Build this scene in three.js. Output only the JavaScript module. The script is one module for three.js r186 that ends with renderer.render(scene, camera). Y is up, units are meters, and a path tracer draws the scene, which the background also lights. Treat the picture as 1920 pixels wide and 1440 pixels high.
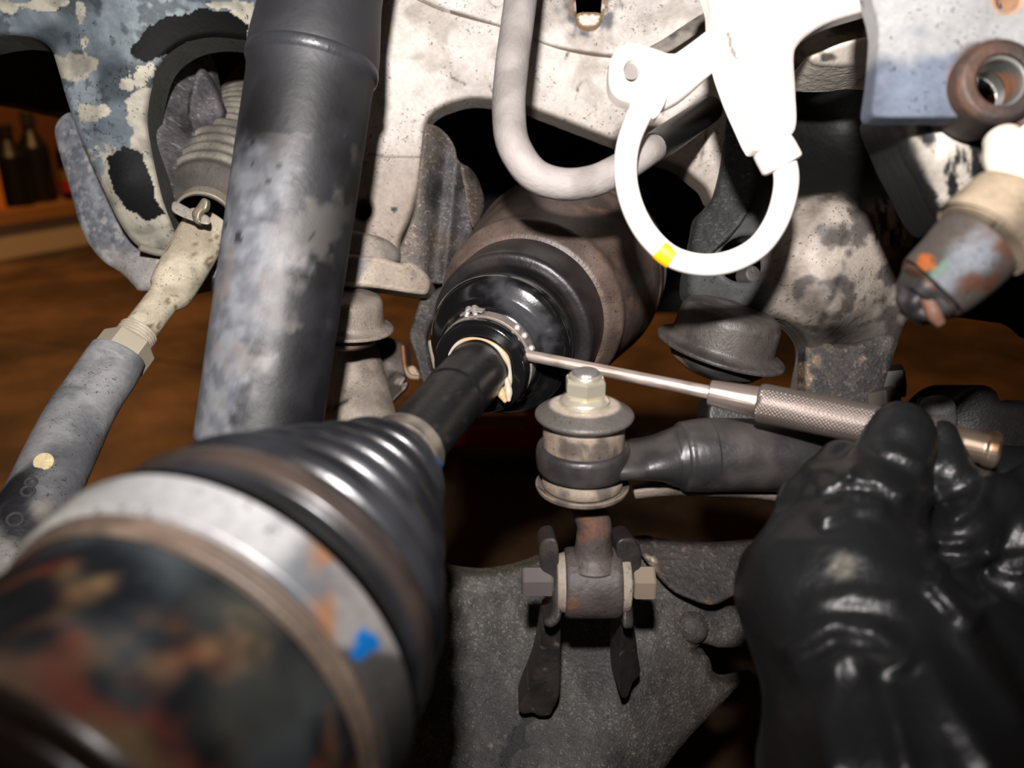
import * as THREE from 'three';
import { ImprovedNoise } from 'three/addons/math/ImprovedNoise.js';
import { mergeGeometries } from 'three/addons/utils/BufferGeometryUtils.js';

// ------------------------------------------------------------------ camera, light, exposure
const FOV = 50, CAM_H = 0.62, PITCH = THREE.MathUtils.degToRad(20);
const scene = new THREE.Scene();
scene.background = new THREE.Color(0x000000);
const camera = new THREE.PerspectiveCamera(FOV, 4 / 3, 0.02, 30);
camera.position.set(0, CAM_H, 0);
camera.rotation.set(-PITCH, 0, 0);
camera.focus = 0.385;
camera.userData.fStop = 7.0;
scene.add(camera);
const renderer = new THREE.WebGLRenderer({ antialias: true });
renderer.toneMapping = THREE.LinearToneMapping;
renderer.toneMappingExposure = 1.0;
renderer.shadowMap.enabled = true;

const F = 720 / Math.tan(THREE.MathUtils.degToRad(FOV / 2));
const FWD = new THREE.Vector3(0, -Math.sin(PITCH), -Math.cos(PITCH));
const UP = new THREE.Vector3(0, Math.cos(PITCH), -Math.sin(PITCH));
const RT = new THREE.Vector3(1, 0, 0);
const CAM = new THREE.Vector3(0, CAM_H, 0);
const V = (x, y, z) => new THREE.Vector3(x, y, z);
const cam3 = (x, y, d) => CAM.clone().addScaledVector(RT, x).addScaledVector(UP, y).addScaledVector(FWD, d);
const dirc = (x, y, d) => V(0, 0, 0).addScaledVector(RT, x).addScaledVector(UP, y).addScaledVector(FWD, d).normalize();
const P = (px, py, d) => cam3((px - 960) / F * d, (720 - py) / F * d, d);
function proj(p) { const q = p.clone().sub(CAM), d = q.dot(FWD); return [960 + F * q.dot(RT) / d, 720 - F * q.dot(UP) / d, d]; }

// the photographer's flash, above and a little left of the lens
{
  const fl = new THREE.SpotLight(0xfff8f7, 1.6, 0, 0.95, 0.9, 2);
  fl.position.copy(cam3(-0.010, 0.09, -0.05));
  fl.target.position.copy(cam3(0.02, 0.165, 0.45));
  fl.castShadow = true; fl.shadow.radius = 0.45;
  fl.shadow.mapSize.set(2048, 2048); fl.shadow.camera.near = 0.02; fl.shadow.camera.far = 6; fl.shadow.bias = -0.0005;
  scene.add(fl, fl.target);
}

// ------------------------------------------------------------------ noise, colours, textures
const IN = new ImprovedNoise();
const nz = (p, f, o = 0) => IN.noise(p.x * f + o, p.y * f + o * 1.7, p.z * f - o * .6);
function fbm(p, f, oct = 4, o = 0) { let a = 0, w = .5; for (let i = 0; i < oct; i++) { a += w * nz(p, f, o + i * 7.3); f *= 2.1; w *= .5; } return a; }
const C = h => { const c = new THREE.Color(h); return [c.r, c.g, c.b]; };
const mix = (a, b, t) => { t = t < 0 ? 0 : t > 1 ? 1 : t; return [a[0] + (b[0] - a[0]) * t, a[1] + (b[1] - a[1]) * t, a[2] + (b[2] - a[2]) * t]; };
const sst = (a, b, x) => { let t = (x - a) / (b - a); t = t < 0 ? 0 : t > 1 ? 1 : t; return t * t * (3 - 2 * t); };
const mul = (a, k) => [a[0] * k, a[1] * k, a[2] * k];
function hash(i, j, s) { let h = (i * 374761393 + j * 668265263 + s * 974634777) | 0; h = Math.imul(h ^ (h >>> 13), 1274126177); h ^= h >>> 16; return (h >>> 0) / 4294967296; }
function pn(x, y, per, s) {          // periodic value noise
  const i = Math.floor(x), j = Math.floor(y); let fx = x - i, fy = y - j; fx = fx * fx * (3 - 2 * fx); fy = fy * fy * (3 - 2 * fy);
  const m = k => ((k % per) + per) % per;
  const a = hash(m(i), m(j), s), b = hash(m(i + 1), m(j), s), c = hash(m(i), m(j + 1), s), d = hash(m(i + 1), m(j + 1), s);
  return a + (b - a) * fx + (c - a) * fy + (a - b - c + d) * fx * fy;
}
function pf(u, v, per, oct, s) { let a = 0, w = .5, t = 0; for (let i = 0; i < oct; i++) { a += w * pn(u * per, v * per, per, s + i); t += w; w *= .55; per *= 2; } return a / t; }
function mkTex(n, fn, srgb) {
  const d = new Uint8Array(n * n * 4);
  for (let j = 0; j < n; j++) for (let i = 0; i < n; i++) {
    const c = fn(i / n, j / n), k = (j * n + i) * 4;
    d[k] = Math.max(0, Math.min(255, c[0] * 255)); d[k + 1] = Math.max(0, Math.min(255, c[1] * 255)); d[k + 2] = Math.max(0, Math.min(255, c[2] * 255)); d[k + 3] = 255;
  }
  const t = new THREE.DataTexture(d, n, n); t.wrapS = t.wrapT = THREE.RepeatWrapping; t.magFilter = THREE.LinearFilter; t.minFilter = THREE.LinearMipmapLinearFilter; t.generateMipmaps = true;
  if (srgb) t.colorSpace = THREE.SRGBColorSpace; t.needsUpdate = true; return t;
}
const g3 = v => [v, v, v];
const T = {};
T.grainC = mkTex(512, (u, v) => { const a = pf(u, v, 6, 5, 3), b = pf(u, v, 60, 2, 9), s = pf(u, v, 90, 2, 21), q = pf(u, v, 5, 3, 27); let k = .82 + .22 * a + .12 * (b - .5); if (s > .74 && q > .5) k *= 1 - .45 * Math.min(1, (s - .74) * 12); return [k, k * .985, k * .96]; }, true);
T.grainB = mkTex(512, (u, v) => g3(.5 * pf(u, v, 10, 5, 3) + .3 * pf(u, v, 70, 2, 9)));
T.pebC = mkTex(512, (u, v) => { const a = pf(u, v, 8, 4, 31), b = pf(u, v, 34, 2, 33), f = pf(u, v, 90, 1, 35); let k = .6 + .35 * (a - .3) + .25 * (f - .5); if (b > .7) k += Math.min(.35, (b - .7) * 5); return [k, k * .98, k * .96]; }, true);
T.pebB = mkTex(512, (u, v) => g3(.5 * pf(u, v, 14, 3, 31) + .6 * Math.pow(pf(u, v, 34, 2, 33), 2)));
T.fineB = mkTex(512, (u, v) => g3(pf(u, v, 40, 3, 51)));
T.knurlB = mkTex(256, (u, v) => { const a = Math.abs(((u * 8 + v * 8) % 1) - .5) * 2, b = Math.abs((((u * 8 - v * 8) % 1) + 1) % 1 - .5) * 2; return g3(1 - Math.max(Math.pow(a, 3), Math.pow(b, 3))); });
T.gloveB = mkTex(512, (u, v) => g3(.6 * pf(u, v, 5, 4, 71) + .4 * pf(u, v, 24, 3, 73)));
T.floorC = mkTex(1024, (u, v) => { const a = pf(u, v, 4, 6, 81), b = pf(u, v, 13, 4, 85), c = pf(u, v, 90, 2, 87); const k = .5 + .75 * (a - .5) + .35 * (b - .5) + .1 * (c - .5); return [k * .95, k * .80, k * .66]; }, true);
T.steelB = mkTex(512, (u, v) => g3(pf(u, v * .06, 60, 2, 91)));
function mat(o) {
  const { bump, bs = .0004, map, tile, ...r } = o;
  const m = new THREE.MeshPhysicalMaterial({ color: 0xffffff, vertexColors: true, side: THREE.DoubleSide, ...r });
  if (map) m.map = map; if (bump) { m.bumpMap = bump; m.bumpScale = bs; }
  return m;
}
const M = {
  frame: mat({ roughness: .62, map: T.grainC, bump: T.grainB, bs: .0005 }),
  paint: mat({ roughness: .7, specularIntensity: .4, map: T.grainC, bump: T.grainB, bs: .0003 }),
  pebble: mat({ roughness: .7, map: T.pebC, bump: T.pebB, bs: .0007 }),
  cast: mat({ roughness: .6, metalness: .05, map: T.grainC, bump: T.pebB, bs: .0003 }),
  castDark: mat({ roughness: .5, metalness: .1, map: T.grainC, bump: T.grainB, bs: .0004 }),
  rubber: mat({ roughness: .42, bump: T.fineB, bs: .0001 }),
  rubberDust: mat({ roughness: .75, map: T.grainC, bump: T.fineB, bs: .0002 }),
  gloss: mat({ roughness: .16, clearcoat: .6, clearcoatRoughness: .08, bump: T.grainB, bs: .00006 }),
  satin: mat({ roughness: .38, bump: T.fineB, bs: .0001 }),
  shock: mat({ roughness: .54, bump: T.fineB, bs: .00008 }),
  boot: mat({ roughness: .3, bump: T.grainB, bs: .0001 }),
  steel: mat({ roughness: .36, metalness: .78, bump: T.steelB, bs: .0001 }),
  zinc: mat({ roughness: .3, metalness: .75, bump: T.fineB, bs: .0001 }),
  band: mat({ roughness: .42, metalness: .4, map: T.grainC, bump: T.grainB, bs: .0002 }),
  knurl: mat({ roughness: .38, metalness: .85, bump: T.knurlB, bs: .0003 }),
  white: mat({ roughness: .5 }),
  hose: mat({ roughness: .7, bump: T.fineB, bs: .0002 }),
  glove: mat({ roughness: .38, specularIntensity: .6, bump: T.gloveB, bs: .0005 }),
  floor: mat({ roughness: .65, map: T.floorC, bump: T.grainB, bs: .001 }),
  wall: mat({ roughness: .9, bump: T.fineB, bs: .001 }),
  card: mat({ roughness: .9 }),
  plastic: mat({ roughness: .4 }),
  black: mat({ roughness: .8, map: T.grainC, bump: T.grainB, bs: .001 }),
};

// ------------------------------------------------------------------ scene helpers
const used = {};
function numbered(n) { used[n] = (used[n] ?? -1) + 1; return used[n] ? n + '_' + String(used[n]).padStart(3, '0') : n; }
function thing(name, label, category, base = V(0, 0, 0), group) {
  const o = new THREE.Group(); o.name = numbered(name); o.position.copy(base); o.userData = { label, category }; if (group) o.userData.group = group;
  scene.add(o); return o;
}
function struct(name) { const o = new THREE.Group(); o.name = name; o.userData = { kind: 'structure' }; scene.add(o); return o; }
function fin(geo, col) {
  if (!geo.attributes.color) { const n = geo.attributes.position.count, a = new Float32Array(n * 3); col = col || [.5, .5, .5]; for (let i = 0; i < n; i++) a.set(col, i * 3); geo.setAttribute('color', new THREE.BufferAttribute(a, 3)); }
  if (!geo.attributes.normal) geo.computeVertexNormals();
  return geo;
}
const root = o => { while (o.parent && o.parent !== scene) o = o.parent; return o; };
function part(parent, name, geo, material, col, label) {
  geo = Array.isArray(geo) ? mergeGeometries(geo.map(g => { g = fin(g, col); return g.index ? g.toNonIndexed() : g; }).map(g => { for (const k of Object.keys(g.attributes)) if (!['position', 'normal', 'uv', 'color'].includes(k)) g.deleteAttribute(k); return g; })) : fin(geo, col);
  const r = root(parent); geo.translate(-r.position.x, -r.position.y, -r.position.z);
  const m = new THREE.Mesh(geo, material); m.name = name; m.castShadow = m.receiveShadow = true;
  if (label) m.userData.label = label;
  parent.add(m); return m;
}
function orient(g) {                  // outward winding
  const p = g.attributes.position, ix = g.index.array; g.computeBoundingBox(); const c = g.boundingBox.getCenter(V());
  let vol = 0; const a = V(), b = V(), d = V();
  for (let i = 0; i < ix.length; i += 3) { a.fromBufferAttribute(p, ix[i]).sub(c); b.fromBufferAttribute(p, ix[i + 1]).sub(c); d.fromBufferAttribute(p, ix[i + 2]).sub(c); vol += a.dot(b.cross(d)); }
  if (vol < 0) for (let i = 0; i < ix.length; i += 3) { const t = ix[i]; ix[i] = ix[i + 1]; ix[i + 1] = t; }
  g.computeVertexNormals(); return g;
}
function tps(pts) {                   // smooth depth through control points
  if (typeof pts === 'number') return () => pts;
  if (typeof pts === 'function') return pts;
  const n = pts.length, s = 1 / 300, N = n + 3, A = [];
  const U = r2 => r2 < 1e-12 ? 0 : r2 * Math.log(r2);
  for (let i = 0; i < N; i++) { A.push(new Float64Array(N + 1)); }
  for (let i = 0; i < n; i++) {
    for (let j = 0; j < n; j++) { const dx = (pts[i][0] - pts[j][0]) * s, dy = (pts[i][1] - pts[j][1]) * s; A[i][j] = U(dx * dx + dy * dy); }
    A[i][n] = 1; A[i][n + 1] = pts[i][0] * s; A[i][n + 2] = pts[i][1] * s; A[i][N] = pts[i][2];
    A[n][i] = 1; A[n + 1][i] = pts[i][0] * s; A[n + 2][i] = pts[i][1] * s;
  }
  for (let c = 0; c < N; c++) {
    let b = c; for (let r = c + 1; r < N; r++) if (Math.abs(A[r][c]) > Math.abs(A[b][c])) b = r;
    const t = A[c]; A[c] = A[b]; A[b] = t;
    for (let r = 0; r < N; r++) if (r !== c) { const f = A[r][c] / A[c][c]; if (f) for (let k = c; k <= N; k++) A[r][k] -= f * A[c][k]; }
  }
  const w = A.map((r, i) => r[N] / r[i]);
  return (x, y) => { let v = w[n] + w[n + 1] * x * s + w[n + 2] * y * s; for (let i = 0; i < n; i++) { const dx = (x - pts[i][0]) * s, dy = (y - pts[i][1]) * s; v += w[i] * U(dx * dx + dy * dy); } return v; };
}
function splineClosed(pts, k = 6) {
  const o = [], n = pts.length;
  for (let i = 0; i < n; i++) {
    const p0 = pts[(i + n - 1) % n], p1 = pts[i], p2 = pts[(i + 1) % n], p3 = pts[(i + 2) % n];
    for (let j = 0; j < k; j++) { const t = j / k, t2 = t * t, t3 = t2 * t; o.push([0, 1].map(c => .5 * (2 * p1[c] + (p2[c] - p0[c]) * t + (2 * p0[c] - 5 * p1[c] + 4 * p2[c] - p3[c]) * t2 + (3 * p1[c] - p0[c] - 3 * p2[c] + p3[c]) * t3))); }
  }
  return o;
}
const polyS = (pl, x, y) => { let m = lineD(x, y, [...pl, pl[0]]); return inPoly(pl, x, y) ? m : -m; };
const inPoly = (pl, x, y) => { let c = false; for (let i = 0, j = pl.length - 1; i < pl.length; j = i++) { const [xi, yi] = pl[i], [xj, yj] = pl[j]; if ((yi > y) !== (yj > y) && x < (xj - xi) * (y - yi) / (yj - yi) + xi) c = !c; } return c; };
const segD = (x, y, a, b) => { const dx = b[0] - a[0], dy = b[1] - a[1]; let t = ((x - a[0]) * dx + (y - a[1]) * dy) / (dx * dx + dy * dy || 1); t = t < 0 ? 0 : t > 1 ? 1 : t; return Math.hypot(x - a[0] - t * dx, y - a[1] - t * dy); };
const lineD = (x, y, pl) => { let m = 1e9; for (let i = 1; i < pl.length; i++) m = Math.min(m, segD(x, y, pl[i - 1], pl[i])); return m; };
const ell = (cx, cy, rx, ry, n = 28) => Array.from({ length: n }, (_, i) => [cx + rx * Math.cos(i / n * 6.28319), cy + ry * Math.sin(i / n * 6.28319)]);
// a pressed-steel solid: outline, smooth front surface, rounded edges, real thickness
function relief(o) {
  const out = o.sharp ? o.out : splineClosed(o.out, o.k || 5), holes = (o.holes || []).map(h => h.length > 20 || o.sharp ? h : splineClosed(h));
  const df = tps(o.d), step = o.step || 4, th = o.th || .006, rd = o.rd ?? 10, tile = o.tile || .06;
  const xs = out.map(p => p[0]), ys = out.map(p => p[1]);
  const x0 = Math.min(...xs) - step, y0 = Math.min(...ys) - step, nx = Math.ceil((Math.max(...xs) - x0) / step) + 2, ny = Math.ceil((Math.max(...ys) - y0) / step) + 2;
  const loops = [out, ...holes], sd = new Float32Array(nx * ny);
  for (let j = 0; j < ny; j++) for (let i = 0; i < nx; i++) {
    const x = x0 + i * step + .013, y = y0 + j * step + .017; let m = 1e9;
    for (const L of loops) for (let k = 0, q = L.length - 1; k < L.length; q = k++) { const d = segD(x, y, L[q], L[k]); if (d < m) m = d; }
    let ins = inPoly(out, x, y); if (ins) for (const h of holes) if (inPoly(h, x, y)) { ins = false; break; }
    sd[j * nx + i] = ins ? m + 1e-3 : -m - 1e-3;
  }
  const vx = [], map = new Map(), tri = [], edges = [];
  const addV = (key, x, y, s) => { let v = map.get(key); if (v === undefined) { v = vx.length; map.set(key, v); vx.push([x, y, s]); } return v; };
  const gx = i => x0 + (i % nx) * step, gy = i => y0 + Math.floor(i / nx) * step;
  const clip = ids => {
    const poly = [];
    for (let k = 0; k < 3; k++) {
      const a = ids[k], b = ids[(k + 1) % 3], sa = sd[a], sb = sd[b];
      if (sa > 0) poly.push([addV(a, gx(a), gy(a), sa), 0]);
      if ((sa > 0) !== (sb > 0)) { const lo = Math.min(a, b), hi = Math.max(a, b), t = sd[lo] / (sd[lo] - sd[hi]); poly.push([addV('e' + lo + '_' + hi, gx(lo) + (gx(hi) - gx(lo)) * t, gy(lo) + (gy(hi) - gy(lo)) * t, 0), 1]); }
    }
    for (let k = 2; k < poly.length; k++) tri.push(poly[0][0], poly[k - 1][0], poly[k][0]);
    for (let k = 0; k < poly.length; k++) { const a = poly[k], b = poly[(k + 1) % poly.length]; if (a[1] && b[1]) edges.push([a[0], b[0]]); }
  };
  for (let j = 0; j < ny - 1; j++) for (let i = 0; i < nx - 1; i++) {
    const a = j * nx + i, b = a + 1, c = a + nx, d = c + 1;
    if (sd[a] <= 0 && sd[b] <= 0 && sd[c] <= 0 && sd[d] <= 0) continue;
    if ((i + j) & 1) { clip([a, c, b]); clip([b, c, d]); } else { clip([a, c, d]); clip([a, d, b]); }
  }
  const n = vx.length, pos = [], uv = [], col = [], idx = [], push = o.dir || FWD;
  const fp = vx.map(([x, y, s]) => {
    let d = df(x, y); const rr = (o.rdd ?? rd * d / F);
    if (rd && s < rd) { const t = 1 - s / rd; d += rr * (1 - Math.sqrt(Math.max(0, 1 - t * t * .96))); }
    return P(x, y, d);
  });
  const cols = vx.map(([x, y, s], i) => o.col ? (typeof o.col === 'function' ? o.col(fp[i], x, y, s) : o.col) : [.5, .5, .5]);
  const put = (p, u, v, c) => { pos.push(p.x, p.y, p.z); uv.push(u, v); col.push(...c); };
  for (let i = 0; i < n; i++) put(fp[i], fp[i].x / tile, (fp[i].y - fp[i].z * .36) / tile, cols[i]);
  const bp = fp.map((p, i) => { const q = P(vx[i][0], vx[i][1], df(vx[i][0], vx[i][1])); return q.addScaledVector(push, th); });
  for (let i = 0; i < n; i++) put(bp[i], bp[i].x / tile, bp[i].y / tile, cols[i]);
  for (let i = 0; i < tri.length; i += 3) { idx.push(tri[i], tri[i + 1], tri[i + 2]); idx.push(n + tri[i], n + tri[i + 2], n + tri[i + 1]); }
  const wm = new Map(); const wv = i => { let v = wm.get(i); if (v === undefined) { v = pos.length / 3; wm.set(i, v); const p = fp[i]; const wc = o.wall || cols[i]; put(p, (p.x + p.y) / tile, 0, wc); put(bp[i], (p.x + p.y) / tile, th / tile, wc); } return v; };
  for (const [a, b] of edges) { const p = wv(a), q = wv(b); idx.push(q, p, p + 1, q, p + 1, q + 1); }
  const g = new THREE.BufferGeometry();
  g.setAttribute('position', new THREE.Float32BufferAttribute(pos, 3)); g.setAttribute('uv', new THREE.Float32BufferAttribute(uv, 2)); g.setAttribute('color', new THREE.Float32BufferAttribute(col, 3));
  g.setIndex(idx); return orient(g);
}
function frameOf(u) { const e = Math.abs(u.y) < .9 ? V(0, 1, 0) : V(1, 0, 0); const a = e.clone().cross(u).normalize(); return [a, u.clone().cross(a).normalize()]; }
// a turned solid about the axis A + s u
function lathe(A, u, prof, o = {}) {
  const seg = o.seg || 96, ml = o.ml || .004, tile = o.tile || .06, pr = [];
  for (let i = 0; i < prof.length; i++) { if (i) { const [s0, r0] = prof[i - 1], [s1, r1] = prof[i], L = Math.hypot(s1 - s0, r1 - r0), k = Math.max(1, Math.ceil(L / ml)); for (let j = 1; j < k; j++) pr.push([s0 + (s1 - s0) * j / k, r0 + (r1 - r0) * j / k]); } pr.push(prof[i]); }
  const [a, b] = frameOf(u), pos = [], uv = [], col = [], idx = []; let arc = 0, rm = Math.max(...prof.map(p => p[1])), nt = Math.max(1, Math.round(6.2832 * rm / tile));
  for (let i = 0; i < pr.length; i++) {
    if (i) arc += Math.hypot(pr[i][0] - pr[i - 1][0], pr[i][1] - pr[i - 1][1]);
    for (let j = 0; j <= seg; j++) {
      const t = j / seg * Math.PI * 2; let r = pr[i][1]; if (o.mod) r += o.mod(pr[i][0], t, r);
      const p = A.clone().addScaledVector(u, pr[i][0]).addScaledVector(a, Math.cos(t) * r).addScaledVector(b, Math.sin(t) * r);
      pos.push(p.x, p.y, p.z); uv.push(j / seg * nt, arc / tile); if (o.col) col.push(...(typeof o.col === 'function' ? o.col(p, pr[i][0], t, r) : o.col));
      if (i && j) { const q = i * (seg + 1) + j; idx.push(q, q - 1, q - seg - 2, q, q - seg - 2, q - seg - 1); }
    }
  }
  const g = new THREE.BufferGeometry();
  g.setAttribute('position', new THREE.Float32BufferAttribute(pos, 3)); g.setAttribute('uv', new THREE.Float32BufferAttribute(uv, 2)); if (col.length) g.setAttribute('color', new THREE.Float32BufferAttribute(col, 3));
  g.setIndex(idx); orient(g);
  const nn = g.attributes.normal; for (let i = 0; i < pr.length; i++) { const s = i * (seg + 1), e = s + seg; const v = V(nn.getX(s) + nn.getX(e), nn.getY(s) + nn.getY(e), nn.getZ(s) + nn.getZ(e)).normalize(); nn.setXYZ(s, v.x, v.y, v.z); nn.setXYZ(e, v.x, v.y, v.z); }
  return g;
}
// a profile whose corners are eased by radius e
function ease(prof, e = .0006) {
  const o = [];
  prof.forEach((p, i) => {
    if (!i || i === prof.length - 1) return o.push(p);
    const q = prof[i - 1], r = prof[i + 1], l1 = Math.hypot(q[0] - p[0], q[1] - p[1]) || 1e-9, l2 = Math.hypot(r[0] - p[0], r[1] - p[1]) || 1e-9, k1 = Math.min(e, l1 * .45) / l1, k2 = Math.min(e, l2 * .45) / l2;
    const A = [p[0] + (q[0] - p[0]) * k1, p[1] + (q[1] - p[1]) * k1], B = [p[0] + (r[0] - p[0]) * k2, p[1] + (r[1] - p[1]) * k2];
    for (const t of [0, .35, .65, 1]) o.push([(1 - t) * (1 - t) * A[0] + 2 * t * (1 - t) * p[0] + t * t * B[0], (1 - t) * (1 - t) * A[1] + 2 * t * (1 - t) * p[1] + t * t * B[1]]);
  });
  return o;
}
// swept solid: pts = [px, py, depth, radius in pixels] or world points with radius
function sweep(pts, o = {}) {
  const w = pts.map(p => p.p ? p : { p: P(p[0], p[1], p[2]), r: p[3] * p[2] / F });
  const cv = new THREE.CatmullRomCurve3(w.map(q => q.p), !!o.closed, 'centripetal'), n = o.n || 80, seg = o.seg || 32, tile = o.tile || .06;
  const pos = [], uv = [], col = [], idx = []; let nrm = null, prev = null, arc = 0; const rows = [];
  const rad = t => { const x = t * (w.length - (o.closed ? 0 : 1)), i = Math.min(w.length - (o.closed ? 1 : 2), Math.floor(x)), f = x - i, m = k => w[o.closed ? (k + w.length) % w.length : Math.max(0, Math.min(w.length - 1, k))].r, a = m(i - 1), b = m(i), c = m(i + 1), d = m(i + 2); if (o.lin) return b + (c - b) * f; return .5 * (2 * b + (c - a) * f + (2 * a - 5 * b + 4 * c - d) * f * f + (3 * b - a - 3 * c + d) * f * f * f); };
  for (let i = 0; i <= n; i++) rows.push([i / n, 1, 0]);
  if (!o.closed && o.cap !== 0) { const ce = o.cap ?? .25, a = [], b = []; for (let k = 0; k < 5; k++) { const q = (k + .02) / 5 * Math.PI / 2; a.push([0, Math.sin(q), -Math.cos(q) * ce]); b.unshift([1, Math.sin(q), Math.cos(q) * ce]); } rows.unshift(...a); rows.push(...b); }
  rows.forEach(([t, k, ext], i) => {
    const c = cv.getPoint(t), tg = cv.getTangent(t).normalize(), R = rad(t); c.addScaledVector(tg, ext * R);
    if (!nrm) { nrm = (o.up || V(0, 1, 0)).clone(); nrm.addScaledVector(tg, -nrm.dot(tg)).normalize(); if (nrm.lengthSq() < .5) nrm = frameOf(tg)[0]; }
    else if (o.fix) { nrm = o.up.clone().addScaledVector(tg, -o.up.dot(tg)).normalize(); } else nrm.addScaledVector(tg, -nrm.dot(tg)).normalize();
    const bn = tg.clone().cross(nrm); if (prev) arc += c.distanceTo(prev); prev = c;
    const fl = o.flat ? o.flat(t) : [1, 1];
    for (let j = 0; j <= seg; j++) {
      const a = j / seg * Math.PI * 2; let r = R * k; if (o.mod) r += o.mod(t, a, R) * k;
      const p = c.clone().addScaledVector(nrm, Math.cos(a) * r * fl[0]).addScaledVector(bn, Math.sin(a) * r * fl[1]);
      pos.push(p.x, p.y, p.z); uv.push(j / seg * Math.max(1, Math.round(6.28 * w[0].r / tile)), arc / tile); if (o.col) col.push(...(typeof o.col === 'function' ? o.col(p, t, a) : o.col));
      if (i && j) { const q = i * (seg + 1) + j; idx.push(q, q - 1, q - seg - 2, q, q - seg - 2, q - seg - 1); }
    }
  });
  const g = new THREE.BufferGeometry();
  g.setAttribute('position', new THREE.Float32BufferAttribute(pos, 3)); g.setAttribute('uv', new THREE.Float32BufferAttribute(uv, 2)); if (col.length) g.setAttribute('color', new THREE.Float32BufferAttribute(col, 3));
  g.setIndex(idx); orient(g);
  const nn = g.attributes.normal; for (let i = 0; i < rows.length; i++) { const s = i * (seg + 1), e = s + seg; const v = V(nn.getX(s) + nn.getX(e), nn.getY(s) + nn.getY(e), nn.getZ(s) + nn.getZ(e)).normalize(); nn.setXYZ(s, v.x, v.y, v.z); nn.setXYZ(e, v.x, v.y, v.z); }
  return g;
}
function hex(c, u, r, h, turn = 0, bev = .0012) {      // hexagon head centred at c along u
  const s = new THREE.Shape(); for (let i = 0; i < 6; i++) { const a = i / 6 * 6.28319; s[i ? 'lineTo' : 'moveTo']((r - bev) * Math.cos(a), (r - bev) * Math.sin(a)); } s.closePath();
  const g = new THREE.ExtrudeGeometry(s, { depth: h - 2 * bev, bevelEnabled: true, bevelSize: bev, bevelThickness: bev, bevelSegments: 2 });
  g.translate(0, 0, -h / 2 + bev); g.rotateZ(turn); g.applyQuaternion(new THREE.Quaternion().setFromUnitVectors(V(0, 0, 1), u)); g.translate(c.x, c.y, c.z); return g;
}
function box(c, sx, sy, sz, ry = 0, bev = .003) {
  const s = new THREE.Shape(); const x = sx / 2 - bev, y = sy / 2 - bev; s.moveTo(-x, -y); s.lineTo(x, -y); s.lineTo(x, y); s.lineTo(-x, y); s.closePath();
  const g = new THREE.ExtrudeGeometry(s, { depth: sz - 2 * bev, bevelEnabled: true, bevelSize: bev, bevelThickness: bev, bevelSegments: 2 });
  g.translate(0, 0, -sz / 2 + bev); g.rotateY(ry); g.translate(c.x, c.y, c.z); return g;
}
function floorAt(px, py) { const r = P(px, py, 1).sub(CAM); return CAM.clone().addScaledVector(r, -CAM_H / r.y); }
function vert(Q, py) { // the point of the vertical line through Q that is seen at image row py
  const k = (720 - py) / F, q = Q.clone().sub(CAM), f = q.dot(FWD), u = q.dot(UP); // (u + t*UP.y)/(f + t*FWD.y) = k
  const t = (k * f - u) / (UP.y - k * FWD.y); return Q.clone().add(V(0, t, 0));
}

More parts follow.
